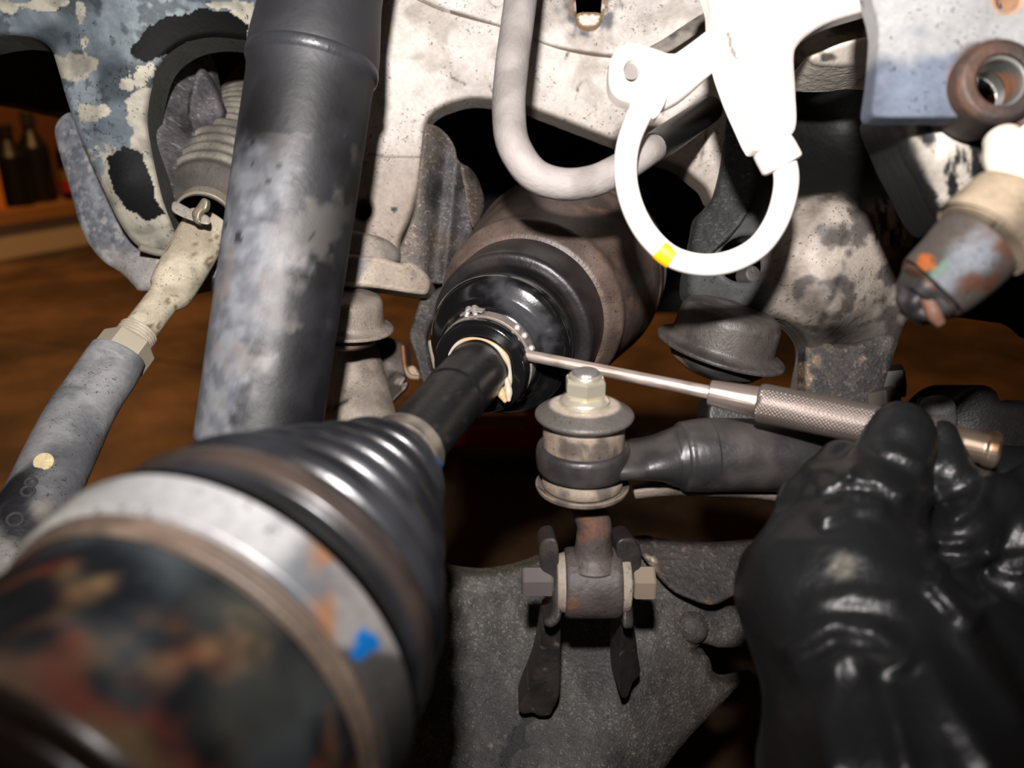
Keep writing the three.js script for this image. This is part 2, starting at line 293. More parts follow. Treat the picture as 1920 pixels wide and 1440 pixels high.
// ------------------------------------------------------------------ the garage: floor, walls, ceiling, lamp
{
  const fl = struct('floor'), y = -0.06, big = [[-4.2, -3.9], [4.2, -3.9], [4.2, 2.6], [-4.2, 2.6]];
  const cut = (poly, a, b, side, gap) => {           // keep the half plane, a gap away from the joint
    const nx = -(b.z - a.z), nz_ = b.x - a.x, L = Math.hypot(nx, nz_), f = q => side * ((q[0] - a.x) * nx + (q[1] - a.z) * nz_) / L - gap, o = [];
    poly.forEach((q, i) => { const r = poly[(i + 1) % poly.length], s = f(q), t = f(r); if (s >= 0) o.push(q); if ((s >= 0) !== (t >= 0)) { const k = s / (s - t); o.push([q[0] + (r[0] - q[0]) * k, q[1] + (r[1] - q[1]) * k]); } });
    return o;
  };
  const a = floorAt(0, 628), b = floorAt(400, 690), c = floorAt(1760, 597), d = floorAt(1920, 616);
  const slab = poly => {
    const s = new THREE.Shape(poly.map(q => new THREE.Vector2(q[0], -q[1])));
    const g = new THREE.ExtrudeGeometry(s, { depth: .06 - .004, bevelEnabled: true, bevelSize: .004, bevelThickness: .004, bevelSegments: 2 }); g.rotateX(-Math.PI / 2); g.translate(0, -.06, 0);
    const p = g.attributes.position, uv = g.attributes.uv; for (let i = 0; i < p.count; i++) uv.setXY(i, p.getX(i) / 1.3, p.getZ(i) / 1.3);
    part(fl, 'concrete_slab', g, M.floor, C('#a4917a'));
  };
  const near = cut(big, a, b, 1, .007), far = cut(big, a, b, -1, .007);
  for (const q of [near, far]) for (const s of [1, -1]) { const r = cut(q, c, d, s, .006); if (r.length > 2) slab(r); }
  part(fl, 'ground_bed', box(V(0, -.1, -.65), 8.6, .07, 6.7), M.black, C('#2a2622'));
  const wl = (n, c0, sx, sy, sz) => { const w = struct(n); part(w, 'plaster', box(c0, sx, sy, sz), M.wall, C('#6b6358')); };
  wl('wall_back', V(0, 1.3, -3.9), 8.6, 2.8, .12); wl('wall_front', V(0, 1.3, 2.6), 8.6, 2.8, .12);
  wl('wall_left', V(-4.25, 1.3, -.65), .12, 2.8, 6.6); wl('wall_right', V(4.25, 1.3, -.65), .12, 2.8, 6.6);
  const ce = struct('ceiling'); part(ce, 'board', box(V(0, 2.72, -.65), 8.6, .1, 6.6), M.wall, C('#8d867a'));
  const at = V(-1.0, 2.45, -1.75);
  const lamp = thing('ceiling_lamp', 'warm glass globe lamp fixed under the garage ceiling', 'lamp', at);
  part(lamp, 'base', lathe(at, V(0, 1, 0), ease([[.09, .00002], [.09, .07], [.215, .07], [.215, .00002]])), M.plastic, C('#cfcabf'));
  const gl = new THREE.MeshStandardMaterial({ color: 0xfff0d8, emissive: new THREE.Color(1, .5, .16), emissiveIntensity: 4, roughness: .4 });
  part(lamp, 'globe', new THREE.SphereGeometry(.085, 32, 20).translate(at.x, at.y, at.z), gl);
  const pl = new THREE.PointLight(new THREE.Color(1, .54, .2), 11.5, 0, 2); pl.position.set(at.x, at.y - .1, at.z); pl.shadow.radius = 4; pl.castShadow = true; pl.shadow.mapSize.set(1024, 1024); scene.add(pl);
}
// low shelf with cartons and bottles far behind, left
{
  const b0 = floorAt(-60, 503), b1 = floorAt(330, 430).lerp(b0, .25), u = b1.clone().sub(b0).setY(0).normalize(), ry = Math.atan2(-u.z, u.x), back = V(0, 0, 0).copy(V(u.z, 0, -u.x)); if (back.z > 0) back.negate();
  const L = 2.0, at = (s, h, k) => b0.clone().addScaledVector(u, s).addScaledVector(back, k).setY(h);
  const sh = thing('storage_shelf', 'low brown wooden storage shelf with grey plinth at the far left', 'shelf', at(.5, 0, .2));
  part(sh, 'plinth', box(at(.5, .065, .21), L, .13, .38, ry), M.wall, C('#b9a68c'));
  part(sh, 'shelf_board', box(at(.5, .155, .2), L, .05, .42, ry), M.card, C('#96683a'));
  part(sh, 'back_panel', box(at(.5, .75, .43), L, 1.2, .03, ry), M.card, C('#3b2c1e'));
  part(sh, 'side_panel', box(at(-.46, .75, .2), .03, 1.2, .42, ry), M.card, C('#5c4128'));
  part(sh, 'upper_board', box(at(.5, 1.0, .2), L, .04, .42, ry), M.card, C('#3b2c1e'));
  const carton = (n, l, s, w, h, dp, k, col) => { const c = at(s, .18 + h / 2, k), t = thing('cardboard_box', l, 'box', at(s, .18, k)); part(t, 'carton', box(c, w, h, dp, ry, .006), M.card, C(col)); part(t, 'tape', box(c.clone().add(V(0, h / 2, 0)), w * .99, .004, .05, ry, .001), M.plastic, C('#a8793f')); };
  carton(0, 'bright orange-brown cardboard box at the left frame edge', .06, .28, .27, .3, .17, '#e08a30');
  carton(1, 'tall dim brown carton behind the dark bottles', .56, .42, .52, .16, .32, '#6b3f1c');
  const bot = (s, k, r, h, col, lab, cap) => {
    const A = at(s, .18, k), t = thing('oil_bottle', lab, 'bottle', A, 'bottles on the low shelf');
    part(t, 'body', lathe(A, V(0, 1, 0), ease([[0, .00002], [0, r], [h * .62, r], [h * .8, r * .4], [h * .84, r * .4]], .008), { seg: 32 }), M.plastic, C(col));
    part(t, 'cap', lathe(A, V(0, 1, 0), ease([[h * .84, .00002], [h * .84, r * .46], [h, r * .46], [h, .00002]], .003), { seg: 24 }), M.plastic, C(cap));
    return [A, t];
  };
  bot(.30, .1, .06, .3, '#0d0c0b', 'dark bottle nearest the orange-brown box', '#1d1a18');
  bot(.42, .13, .055, .34, '#141210', 'tall dark bottle in the middle of the shelf row', '#2b2b2b');
  const [A, t] = bot(.56, .08, .07, .3, '#141311', 'dark bottle with a red and yellow label beside the grey strap', '#6b5a48');
  const lab = (n, y0, y1, col) => part(t, n, lathe(A, V(0, 1, 0), [[y0, .0715], [y1, .0715]], { seg: 32 }), M.card, C(col));
  lab('label', .03, .075, '#b3211a'); lab('label', .075, .12, '#8b6f1c');
  bot(.68, .14, .05, .26, '#0f0e0d', 'short dark bottle tucked behind the grey strap', '#1d1a18');
}
// red jack stand under the car
{
  const A = floorAt(925, 812), t = thing('jack_stand', 'red steel jack stand on the floor under the drive shaft', 'stand', A);
  const red = C('#c4120e');
  for (const [i, j] of [[1, 1], [1, -1], [-1, 1], [-1, -1]]) part(t, 'leg', sweep([{ p: A.clone().add(V(.09 * i, .012, .09 * j)), r: .012 }, { p: A.clone().add(V(.03 * i, .2, .03 * j)), r: .012 }], { n: 4, seg: 12, lin: true }), M.plastic, red);
  for (const s of [-1, 1]) { part(t, 'foot_rail', box(A.clone().add(V(0, .03, .085 * s)), .2, .035, .012), M.plastic, red); part(t, 'foot_rail', box(A.clone().add(V(.085 * s, .03, 0)), .012, .035, .2), M.plastic, red); }
  part(t, 'post', lathe(A, V(0, 1, 0), ease([[.1, .00002], [.1, .022], [.26, .022], [.26, .00002]], .002), { seg: 24 }), M.steel, C('#3b3b3b'));
}
// the dark vehicle body behind the suspension, plus an added panel overhead
{
  const t = thing('engine', 'dark engine block in shadow behind the frame opening', 'engine', P(1050, 300, .8));
  const dk = C('#141312');
  part(t, 'block', box(V(.15, .68, -1.32), 1.2, .64, .5, 0, .02), M.black, dk);
  part(t, 'oil_pan', box(V(.12, .345, -1.32), .5, .06, .42, 0, .02), M.black, dk);
  for (let i = 0; i < 4; i++) part(t, 'rib', box(V(-.06 + i * .11, .5, -1.065), .014, .16, .014), M.black, dk);
  for (let i = 0; i < 3; i++) part(t, 'bolt', hex(V(.0 + i * .14, .56, -1.066), V(0, 0, 1), .009, .012), M.castDark, C('#2b2826'));
  const hd = thing('lamp_blocker', 'unseen black panel added over the suspension to block the lamp', 'car body', V(.38, 1.32, -.75));  // hood-like panel added out of view to keep lamp light off the parts
  part(hd, 'panel', box(V(.38, 1.32, -.75), 2.3, .03, 1.84, 0, .012), M.black, dk);
  part(hd, 'rim', box(V(.38, 1.30, -1.655), 2.3, .05, .02, 0, .006), M.black, dk);
  const h = thing('inner_fender', 'black inner fender panel in shadow above the peeling bracket', 'car body', V(0, .9, -.7));
  part(h, 'panel', relief({ out: [[-900, -700], [2300, -700], [2300, 300], [1800, 420], [1500, 300], [900, 140], [500, 150], [300, 200], [200, 225], [100, 212], [0, 190], [-300, 170], [-900, 120]], d: [[-900, 0, .7], [100, 100, .68], [900, 100, .62], [1900, 100, .6], [0, -600, .8], [1800, -600, .75]], th: .012, step: 24, col: C('#100f0e') }), M.black);
  part(h, 'fender_lip', sweep([[-200, 178, .685, 10], [0, 188, .68, 11], [100, 208, .68, 12], [200, 224, .68, 12], [320, 205, .67, 10]], { n: 24 }), M.satin, C('#3a2c1c'));  // brown tint stands in for warm light on the underside
}
// ------------------------------------------------------------------ frame
const pale = C('#cbc6bb'), paleW = C('#cfcbc7'), tan = C('#8f857a'), darkP = C('#23272a'), grey = C('#77777a'), blk = C('#0f0f0f'), bluegrey = C('#5d6a74');
const frame = thing('chassis_frame', 'pale dusty steel chassis frame arching over the drive shaft', 'car frame', P(1000, 120, .45));
{
  const base = (p, x, y) => {
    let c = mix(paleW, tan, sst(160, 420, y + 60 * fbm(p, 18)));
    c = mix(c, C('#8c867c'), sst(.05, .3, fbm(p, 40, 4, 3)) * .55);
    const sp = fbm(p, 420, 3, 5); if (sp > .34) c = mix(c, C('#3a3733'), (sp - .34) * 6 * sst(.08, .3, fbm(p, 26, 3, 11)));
    return c;
  };
  const scr = [[[1080, 185], [1085, 160], [1098, 150]], [[845, 145], [872, 158]], [[918, 160], [928, 180]], [[1325, 240], [1318, 285], [1312, 310]], [[1065, 98], [1060, 110]], [[775, 228], [790, 222]]];
  part(frame, 'rail', relief({
    out: [[600, -260], [900, -270], [1200, -270], [1420, -260], [1420, 60], [1395, 200], [1372, 330], [1338, 378], [1320, 352], [1300, 335], [1275, 314], [1236, 299], [1160, 268], [1088, 240], [1020, 214], [976, 198], [922, 189], [881, 187], [842, 197], [815, 211], [799, 236], [796, 290], [788, 350], [770, 410], [752, 450], [748, 500], [735, 530], [690, 535], [590, 530], [580, 300], [590, 100]],
    d: [[600, 0, .455], [700, 100, .445], [700, 300, .455], [660, 480, .45], [760, 300, .457], [900, 60, .45], [950, 140, .452], [900, 185, .462], [1100, 60, .455], [1150, 180, .455], [1150, 250, .465], [1330, 60, .45], [1330, 250, .44], [1400, 100, .44], [780, 420, .462]],
    th: .014, rd: 12, step: 4, tile: .09,
    holes: [ell(680, 394, 17, 20), [[1076, -60], [1132, -60], [1132, 30], [1104, 36], [1076, 30]]],
    col: (p, x, y, s) => {
      let c = base(p, x, y);
      for (const l of scr) { const d = lineD(x, y, l) - 1 - 7 * fbm(p, 160, 3); if (d < 2) c = mix(c, C('#26231f'), (2 - d) / 4); }
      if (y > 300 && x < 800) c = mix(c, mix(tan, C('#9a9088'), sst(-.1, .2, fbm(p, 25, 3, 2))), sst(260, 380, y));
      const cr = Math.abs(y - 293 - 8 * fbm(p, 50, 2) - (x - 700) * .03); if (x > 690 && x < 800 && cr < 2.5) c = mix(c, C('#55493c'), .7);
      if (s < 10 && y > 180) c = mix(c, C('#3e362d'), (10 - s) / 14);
      if (Math.hypot(x - 739, y - 393) < 6) c = C('#111');
      return c;
    },
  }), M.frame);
  const hole = [[1081, -70], [1127, -70], [1127, 22], [1120, 30], [1088, 30], [1081, 22]];
  part(frame, 'upper_panel', relief({
    out: [[690, -250], [716, -60], [795, 0], [862, 26], [937, 50], [1018, 82], [1075, 95], [1140, 104], [1180, 106], [1230, 90], [1290, 52], [1345, 18], [1350, -250]], k: 4,
    d: [[700, -60, .44], [1000, 0, .447], [1000, 80, .45], [1200, 0, .447], [1330, 0, .44], [1150, 90, .45]], th: .0035, rd: 5, step: 4, tile: .09,
    holes: [hole, ell(932, -4, 15, 15)],
    col: (p, x, y, s) => {
      let c = base(p, x, y); c = mix(c, C('#a9a6a2'), sst(-.05, .25, fbm(p, 22, 3, 8)) * .5);
      const r = Math.hypot((x - 1104) / 1.1, y - 12), n = fbm(p, 160, 3, 6); if (r > 25) c = mix(c, mix(C('#3a4450'), C('#7b5a3a'), sst(36, 30, r)), sst(58, 34, r + n * 46) * .9);
      if (y > 20 && s < 7) c = mix(c, C('#5b4a3b'), (7 - s) / 9);
      return c;
    },
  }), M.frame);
  part(frame, 'weld_tab', relief({ out: [[1082, 26], [1104, 23], [1127, 26], [1124, 46], [1104, 53], [1085, 46]], d: .4455, th: .005, rd: 6, step: 2.5, col: (p, x, y, s) => s < 5 ? C('#a08868') : C('#e6e0d8') }), M.frame);
  part(frame, 'brace_strap', sweep([[1170, 118, .44, 8], [1240, 90, .436, 13], [1300, 52, .432, 14], [1370, 10, .43, 15]], { n: 24, seg: 20, flat: t => [1, .35], up: UP, col: (p) => mix(C('#8d8880'), C('#3b3a38'), sst(-.1, .25, fbm(p, 90, 3))) }), M.frame);
  // rough coated flap on the left leg
  part(frame, 'coated_flange', relief({
    out: [[797, 236], [812, 234], [832, 246], [851, 272], [858, 298], [872, 312], [890, 336], [905, 365], [908, 392], [897, 418], [884, 436], [874, 462], [870, 500], [848, 527], [815, 531], [790, 522], [752, 500], [748, 470], [764, 432], [778, 388], [784, 330], [790, 275]],
    d: (x, y) => .452 + .028 * sst(770, 905, x) + (y - 380) * .00001 - .004 * Math.exp(-Math.pow((x - 848 - (y - 400) * -.1) / 9, 2)) + .004 * Math.exp(-Math.pow((x - 822 + (y - 400) * .1) / 12, 2)),
    th: .006, rd: 8, step: 3, tile: .045,
    col: (p, x, y, s) => { let c = mix(C('#6a6a6b'), C('#343536'), sst(-.25, .25, fbm(p, 45, 4, 3))); c = mix(c, C('#857767'), sst(.05, .3, fbm(p, 22, 3, 12)) * (x > 860 ? .8 : .4)); if (x < 800) c = mix(c, tan, sst(805, 770, x + 30 * fbm(p, 60, 3)) * .9); if (s < 5) c = mix(c, C('#9a9288'), .5); return c; },
  }), M.pebble);
  part(frame, 'flange_lobe', relief({ out: [[862, 312], [880, 314], [898, 340], [908, 380], [900, 412], [888, 428], [878, 400], [872, 360]], d: (x, y) => .455 + .02 * sst(862, 908, x), th: .008, rd: 12, step: 3, tile: .045, col: p => mix(C('#7a6f66'), C('#3e3c3b'), sst(-.2, .2, fbm(p, 50, 3, 5))) }), M.pebble);
  // mount below the left leg
  const mountC = (p, x, y, s) => mix(mix(C('#a3988c'), C('#6e6c6b'), sst(-.12, .12, fbm(p, 30, 4, 4) + (x < 700 ? .05 : -.12))), C('#c8beb0'), s < 8 ? .35 : 0);
  part(frame, 'mount_boss', relief({ out: [[600, 428], [660, 432], [715, 445], [742, 462], [750, 478], [742, 492], [690, 486], [600, 478]], d: (x, y) => .437 + .012 * Math.pow((x - 640) / 110, 2), th: .02, rd: 8, step: 3, col: (p, x, y, s) => mix(C('#8c857d'), C('#5a595a'), sst(-.15, .2, fbm(p, 30, 3))) }), M.cast);
  part(frame, 'mount_flange', relief({ out: [[600, 474], [650, 476], [712, 483], [752, 494], [770, 492], [790, 505], [806, 524], [803, 546], [792, 552], [740, 545], [690, 538], [600, 530]], d: (x, y) => .43 + .014 * Math.pow((x - 640) / 130, 2), th: .03, rd: 9, step: 3, col: mountC }), M.cast);
}
// right-hand column of the frame
{
  const col = (p, x, y, s) => {
    let c = mix(C('#b9b1a8'), C('#6f6862'), sst(-.1, .3, fbm(p, 24, 5, 3)));
    c = mix(c, C('#39373a'), sst(.02, .2, fbm(p, 60, 4, 9) + .0012 * (x - 1560)) * .8);
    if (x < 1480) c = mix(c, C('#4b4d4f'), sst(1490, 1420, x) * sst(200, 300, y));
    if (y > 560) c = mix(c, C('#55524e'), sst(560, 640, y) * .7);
    const st = fbm({ x: p.x * 5, y: p.y, z: p.z }, 60, 3, 20); if (x > 1640 && y < 460) c = mix(C('#c9c5bd'), C('#22262a'), sst(-.08, .12, st + (x > 1760 ? -.02 : .03)));
    const sl = lineD(x, y, [[1585, 420], [1578, 500], [1555, 570], [1520, 640]]); if (sl < 12) c = mix(c, C('#211f1e'), (12 - sl) / 14 * sst(-.2, .1, fbm(p, 90, 2)));
    c = mix(c, mix(C('#0e0f0c'), C('#070806'), sst(-.2, .2, fbm(p, 50, 3, 44))), sst(-14, 14, polyS([[1488, 120], [1640, 118], [1665, 240], [1700, 330], [1690, 372], [1640, 384], [1560, 372], [1480, 385], [1430, 340], [1410, 240]], x, y) + 26 * fbm(p, 50, 3, 41)));  // near-black patch paints in the shade below the lobe and connector
    if (x > 1690 && y > 300) c = mix(c, C('#131312'), sst(1690, 1720, x + 20 * fbm(p, 40, 3)));  // darkened to paint in the shadow of the caliper bracket and fitting
    return c;
  };
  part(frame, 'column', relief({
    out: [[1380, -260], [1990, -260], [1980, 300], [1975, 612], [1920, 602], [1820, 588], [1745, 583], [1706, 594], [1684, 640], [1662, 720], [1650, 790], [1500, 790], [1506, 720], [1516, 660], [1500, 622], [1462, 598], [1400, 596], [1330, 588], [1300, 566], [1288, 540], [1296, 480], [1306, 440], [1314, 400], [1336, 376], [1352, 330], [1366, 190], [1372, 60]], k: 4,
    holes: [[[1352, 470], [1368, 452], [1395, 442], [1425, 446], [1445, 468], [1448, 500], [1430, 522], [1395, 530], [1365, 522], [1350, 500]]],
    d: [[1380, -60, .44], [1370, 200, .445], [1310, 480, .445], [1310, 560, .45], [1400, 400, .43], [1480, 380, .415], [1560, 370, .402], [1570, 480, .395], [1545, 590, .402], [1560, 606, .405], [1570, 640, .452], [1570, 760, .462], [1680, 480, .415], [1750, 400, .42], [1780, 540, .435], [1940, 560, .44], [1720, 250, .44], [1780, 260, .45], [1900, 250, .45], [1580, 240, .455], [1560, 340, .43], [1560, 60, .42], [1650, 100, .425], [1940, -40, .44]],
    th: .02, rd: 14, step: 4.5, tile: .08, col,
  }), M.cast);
  part(frame, 'upper_lobe', relief({ out: [[1512, 108], [1540, 96], [1580, 80], [1640, 66], [1700, 60], [1700, 118], [1640, 120], [1590, 126], [1530, 124]], d: [[1512, 108, .35], [1600, 90, .345], [1690, 90, .345]], th: .03, rd: 12, step: 3, col: p => mix(C('#d2cdc4'), C('#5e5a54'), sst(.12, .3, fbm(p, 70, 3, 3))) }), M.cast);
  part(frame, 'gusset', relief({
    out: [[1350, 320], [1362, 200], [1392, 190], [1410, 260], [1420, 330], [1400, 400], [1372, 440], [1340, 470], [1310, 500], [1296, 470], [1308, 410], [1336, 376]], d: [[1350, 320, .436], [1380, 200, .434], [1410, 330, .425], [1310, 480, .438], [1370, 430, .428]], th: .006, rd: 8, step: 3.5, tile: .05,
    col: p => mix(C('#4b4f50'), mix(C('#2f3233'), C('#8a8e8e'), sst(.3, .45, fbm(p, 220, 2, 7))), .6),
  }), M.pebble);
  part(frame, 'post_face', relief({
    out: [[1514, 636], [1560, 646], [1610, 642], [1660, 622], [1676, 640], [1660, 740], [1650, 800], [1505, 800], [1508, 720]], d: [[1512, 640, .448], [1660, 640, .446], [1580, 700, .444], [1510, 800, .446], [1650, 800, .446]], th: .01, rd: 7, step: 3.5, tile: .05,
    col: (p, x, y, s) => mix(mix(C('#6a6764'), C('#3f3e3e'), sst(-.2, .2, fbm(p, 40, 4, 3))), C('#a08d73'), sst(1580, 1520, x) * sst(0, .25, fbm(p, 80, 3, 8)) + .5 * sst(.22, .3, fbm(p, 130, 3, 14))),
  }), M.pebble);
  part(frame, 'drain_stub', sweep([[1395, 520, .438, 18], [1412, 514, .43, 16]], { n: 4, lin: true, seg: 20 }), M.cast, C('#4a4846'));
  const bb = P(1664, 740, .414);
  const bl = thing('bolt', 'dark hex bolt on the right edge of the frame post', 'bolt', bb);
  part(bl, 'head', hex(P(1666, 716, .452), dirc(.9, .1, -.3), .009, .016, .2), M.castDark, C('#1c1b1b'));
  part(bl, 'nut', hex(P(1658, 752, .44), dirc(.5, .2, -.8), .0075, .012, .3), M.cast, C('#5b5651'));
}
// left bracket with peeling paint
{
  const br = thing('crossmember_bracket', 'blue-grey painted crossmember bracket with peeling cream undercoat', 'bracket', P(240, 200, .43));
  const black1 = [[203, 300], [215, 292], [232, 272], [255, 280], [268, 290], [280, 330], [290, 370], [308, 398], [290, 410], [268, 410], [235, 390], [215, 360], [203, 325]];
  const black2 = [[240, 98], [268, 62], [315, 35], [380, 12], [430, 22], [470, 50], [460, 84], [400, 76], [345, 84], [305, 112], [265, 112]];
  const creams = [[[75, 10], 60, 14], [[150, 30], 22, 34], [[160, 80], 14, 22], [[150, 125], 40, 22], [[450, 30], 40, 40], [[262, 140], 30, 24], [[170, 212], 22, 12], [[430, 8], 60, 10]];
  part(br, 'face', relief({
    out: [[-160, -240], [540, -240], [530, 80], [465, 76], [400, 70], [345, 82], [303, 116], [284, 170], [277, 230], [288, 300], [304, 370], [322, 420], [340, 472], [300, 474], [262, 464], [228, 424], [190, 346], [150, 256], [125, 186], [107, 122], [95, 92], [70, 74], [20, 66], [-160, 60]], k: 5,
    d: [[-60, 0, .40], [100, 0, .405], [110, 120, .42], [300, 0, .405], [500, 0, .41], [250, 120, .412], [190, 220, .415], [270, 240, .425], [230, 340, .425], [170, 290, .428], [300, 430, .445], [310, 470, .455], [260, 440, .445], [480, 70, .425]],
    th: .018, rd: 12, step: 3, tile: .09, wall: C('#3c3d3b'),
    col: (p, x, y, s) => {
      const n = fbm(p, 62, 6, 2) * 1.25, n2 = fbm(p, 26, 5, 9), nh = fbm(p, 150, 4, 61);
      let c = mix(bluegrey, C('#8d9aa2'), sst(-.2, .3, n2));
      c = mix(c, C('#2f373d'), sst(.02, .22, fbm(p, 20, 3, 17)) * .8);
      let k = sst(150, 420, y + 120 * n + (x - 200) * .5) ; // cream undercoat shows towards the bottom and the inner edge
      const inner = sst(75, 10, s - 30 * n) * sst(120, 200, y) * (x > 200 ? 1 : .25); k = Math.max(k, inner);
      if (lineD(x, y, [[150, 140], [190, 200], [215, 250]]) < 22 + 60 * n) k *= .25;
      for (const [q, rx, ry] of creams) k = Math.max(k, sst(1.15, .8, Math.hypot((x - q[0]) / rx, (y - q[1]) / ry) + n * 2.2));
      c = mix(c, C('#1f262c'), sst(.1, .3, nh + n2 * .6) * .6);
      c = mix(c, mix(C('#b3b2a6'), C('#86867e'), sst(-.1, .3, fbm(p, 70, 3, 5))), sst(.44, .54, k + .55 * nh + .3 * n));
      const dd = (L) => { const w = 14 * fbm(p, 130, 3, 22); const xx = x + w, yy = y + w; return inPoly(L, xx, yy); };
      if (dd(black1)) c = C('#101214'); if (dd(black2)) c = C('#050606');
      return c;
    },
  }), M.paint);
  part(br, 'cup', relief({
    out: [[252, 240], [256, 165], [284, 98], [325, 66], [372, 74], [396, 120], [408, 180], [414, 220], [395, 262], [360, 300], [330, 340], [324, 400], [332, 450], [345, 475], [318, 470], [296, 400], [276, 310]],
    d: (x, y) => .432 + .055 * Math.pow(sst(262, 430, x + (y - 240) * .0), 1.0) + .012 * sst(350, 470, y), th: .008, rd: 6, step: 3, tile: .05,
    col: (p, x, y, s) => { let c = mix(C('#86868a'), C('#5b5b5f'), sst(-.2, .25, fbm(p, 40, 4, 6))); c = mix(c, C('#b2b0aa'), sst(305, 275, x - (y > 300 ? (y - 300) * .25 : 0) + 25 * fbm(p, 50, 3))); const cr = lineD(x, y, [[375, 140], [358, 175], [352, 215]]); if (cr < 3) c = mul(c, .3); return c; },
  }), M.pebble);
  part(br, 'inner_plate', relief({ out: [[372, 130], [392, 140], [412, 185], [420, 215], [400, 250], [370, 290], [350, 320], [352, 230], [358, 180]], d: [[372, 130, .462], [420, 215, .475], [350, 320, .47]], th: .006, rd: 6, step: 3, tile: .05, col: p => mix(C('#77757a'), C('#45444a'), sst(-.2, .2, fbm(p, 60, 3, 2))) }), M.pebble);
  part(br, 'lip', sweep([[262, 464, .448, 7], [300, 473, .456, 8], [345, 470, .46, 8], [352, 440, .465, 7], [330, 400, .463, 6]], { n: 24, seg: 16, col: p => C('#8b887f') }), M.paint);
  // U-shaped strap behind the bracket
  const st = thing('steering_rack_strap', 'weathered grey hook-shaped steel strap below the peeling bracket', 'strap', P(170, 400, .47));
  part(st, 'band', relief({
    out: [[103, 252], [106, 232], [118, 217], [134, 211], [150, 222], [176, 280], [205, 352], [238, 412], [272, 452], [305, 466], [345, 470], [420, 500], [405, 520], [345, 538], [268, 546], [250, 534], [228, 512], [192, 488], [164, 452], [146, 410], [130, 350], [114, 296]], k: 5,
    d: [[110, 240, .475], [160, 300, .472], [150, 400, .478], [200, 460, .474], [240, 440, .468], [270, 520, .462], [345, 500, .468], [410, 510, .472]], th: .03, rd: 16, rdd: .004, step: 3, tile: .06,
    col: (p, x, y, s) => { let c = mix(C('#949aa3'), C('#6a717c'), sst(-.25, .25, .6 * fbm(p, 50, 5, 3) + .7 * fbm(p, 240, 3, 31))); c = mix(c, C('#b5b9bd'), sst(.12, .3, fbm(p, 110, 3, 8)) * .9); c = mix(c, C('#a4a19d'), sst(440, 500, y) * .7); if (s < 12) c = mix(c, C('#c1c6cb'), sst(.0, .2, fbm(p, 80, 2)) * .7); return c; },
  }), M.cast);
}
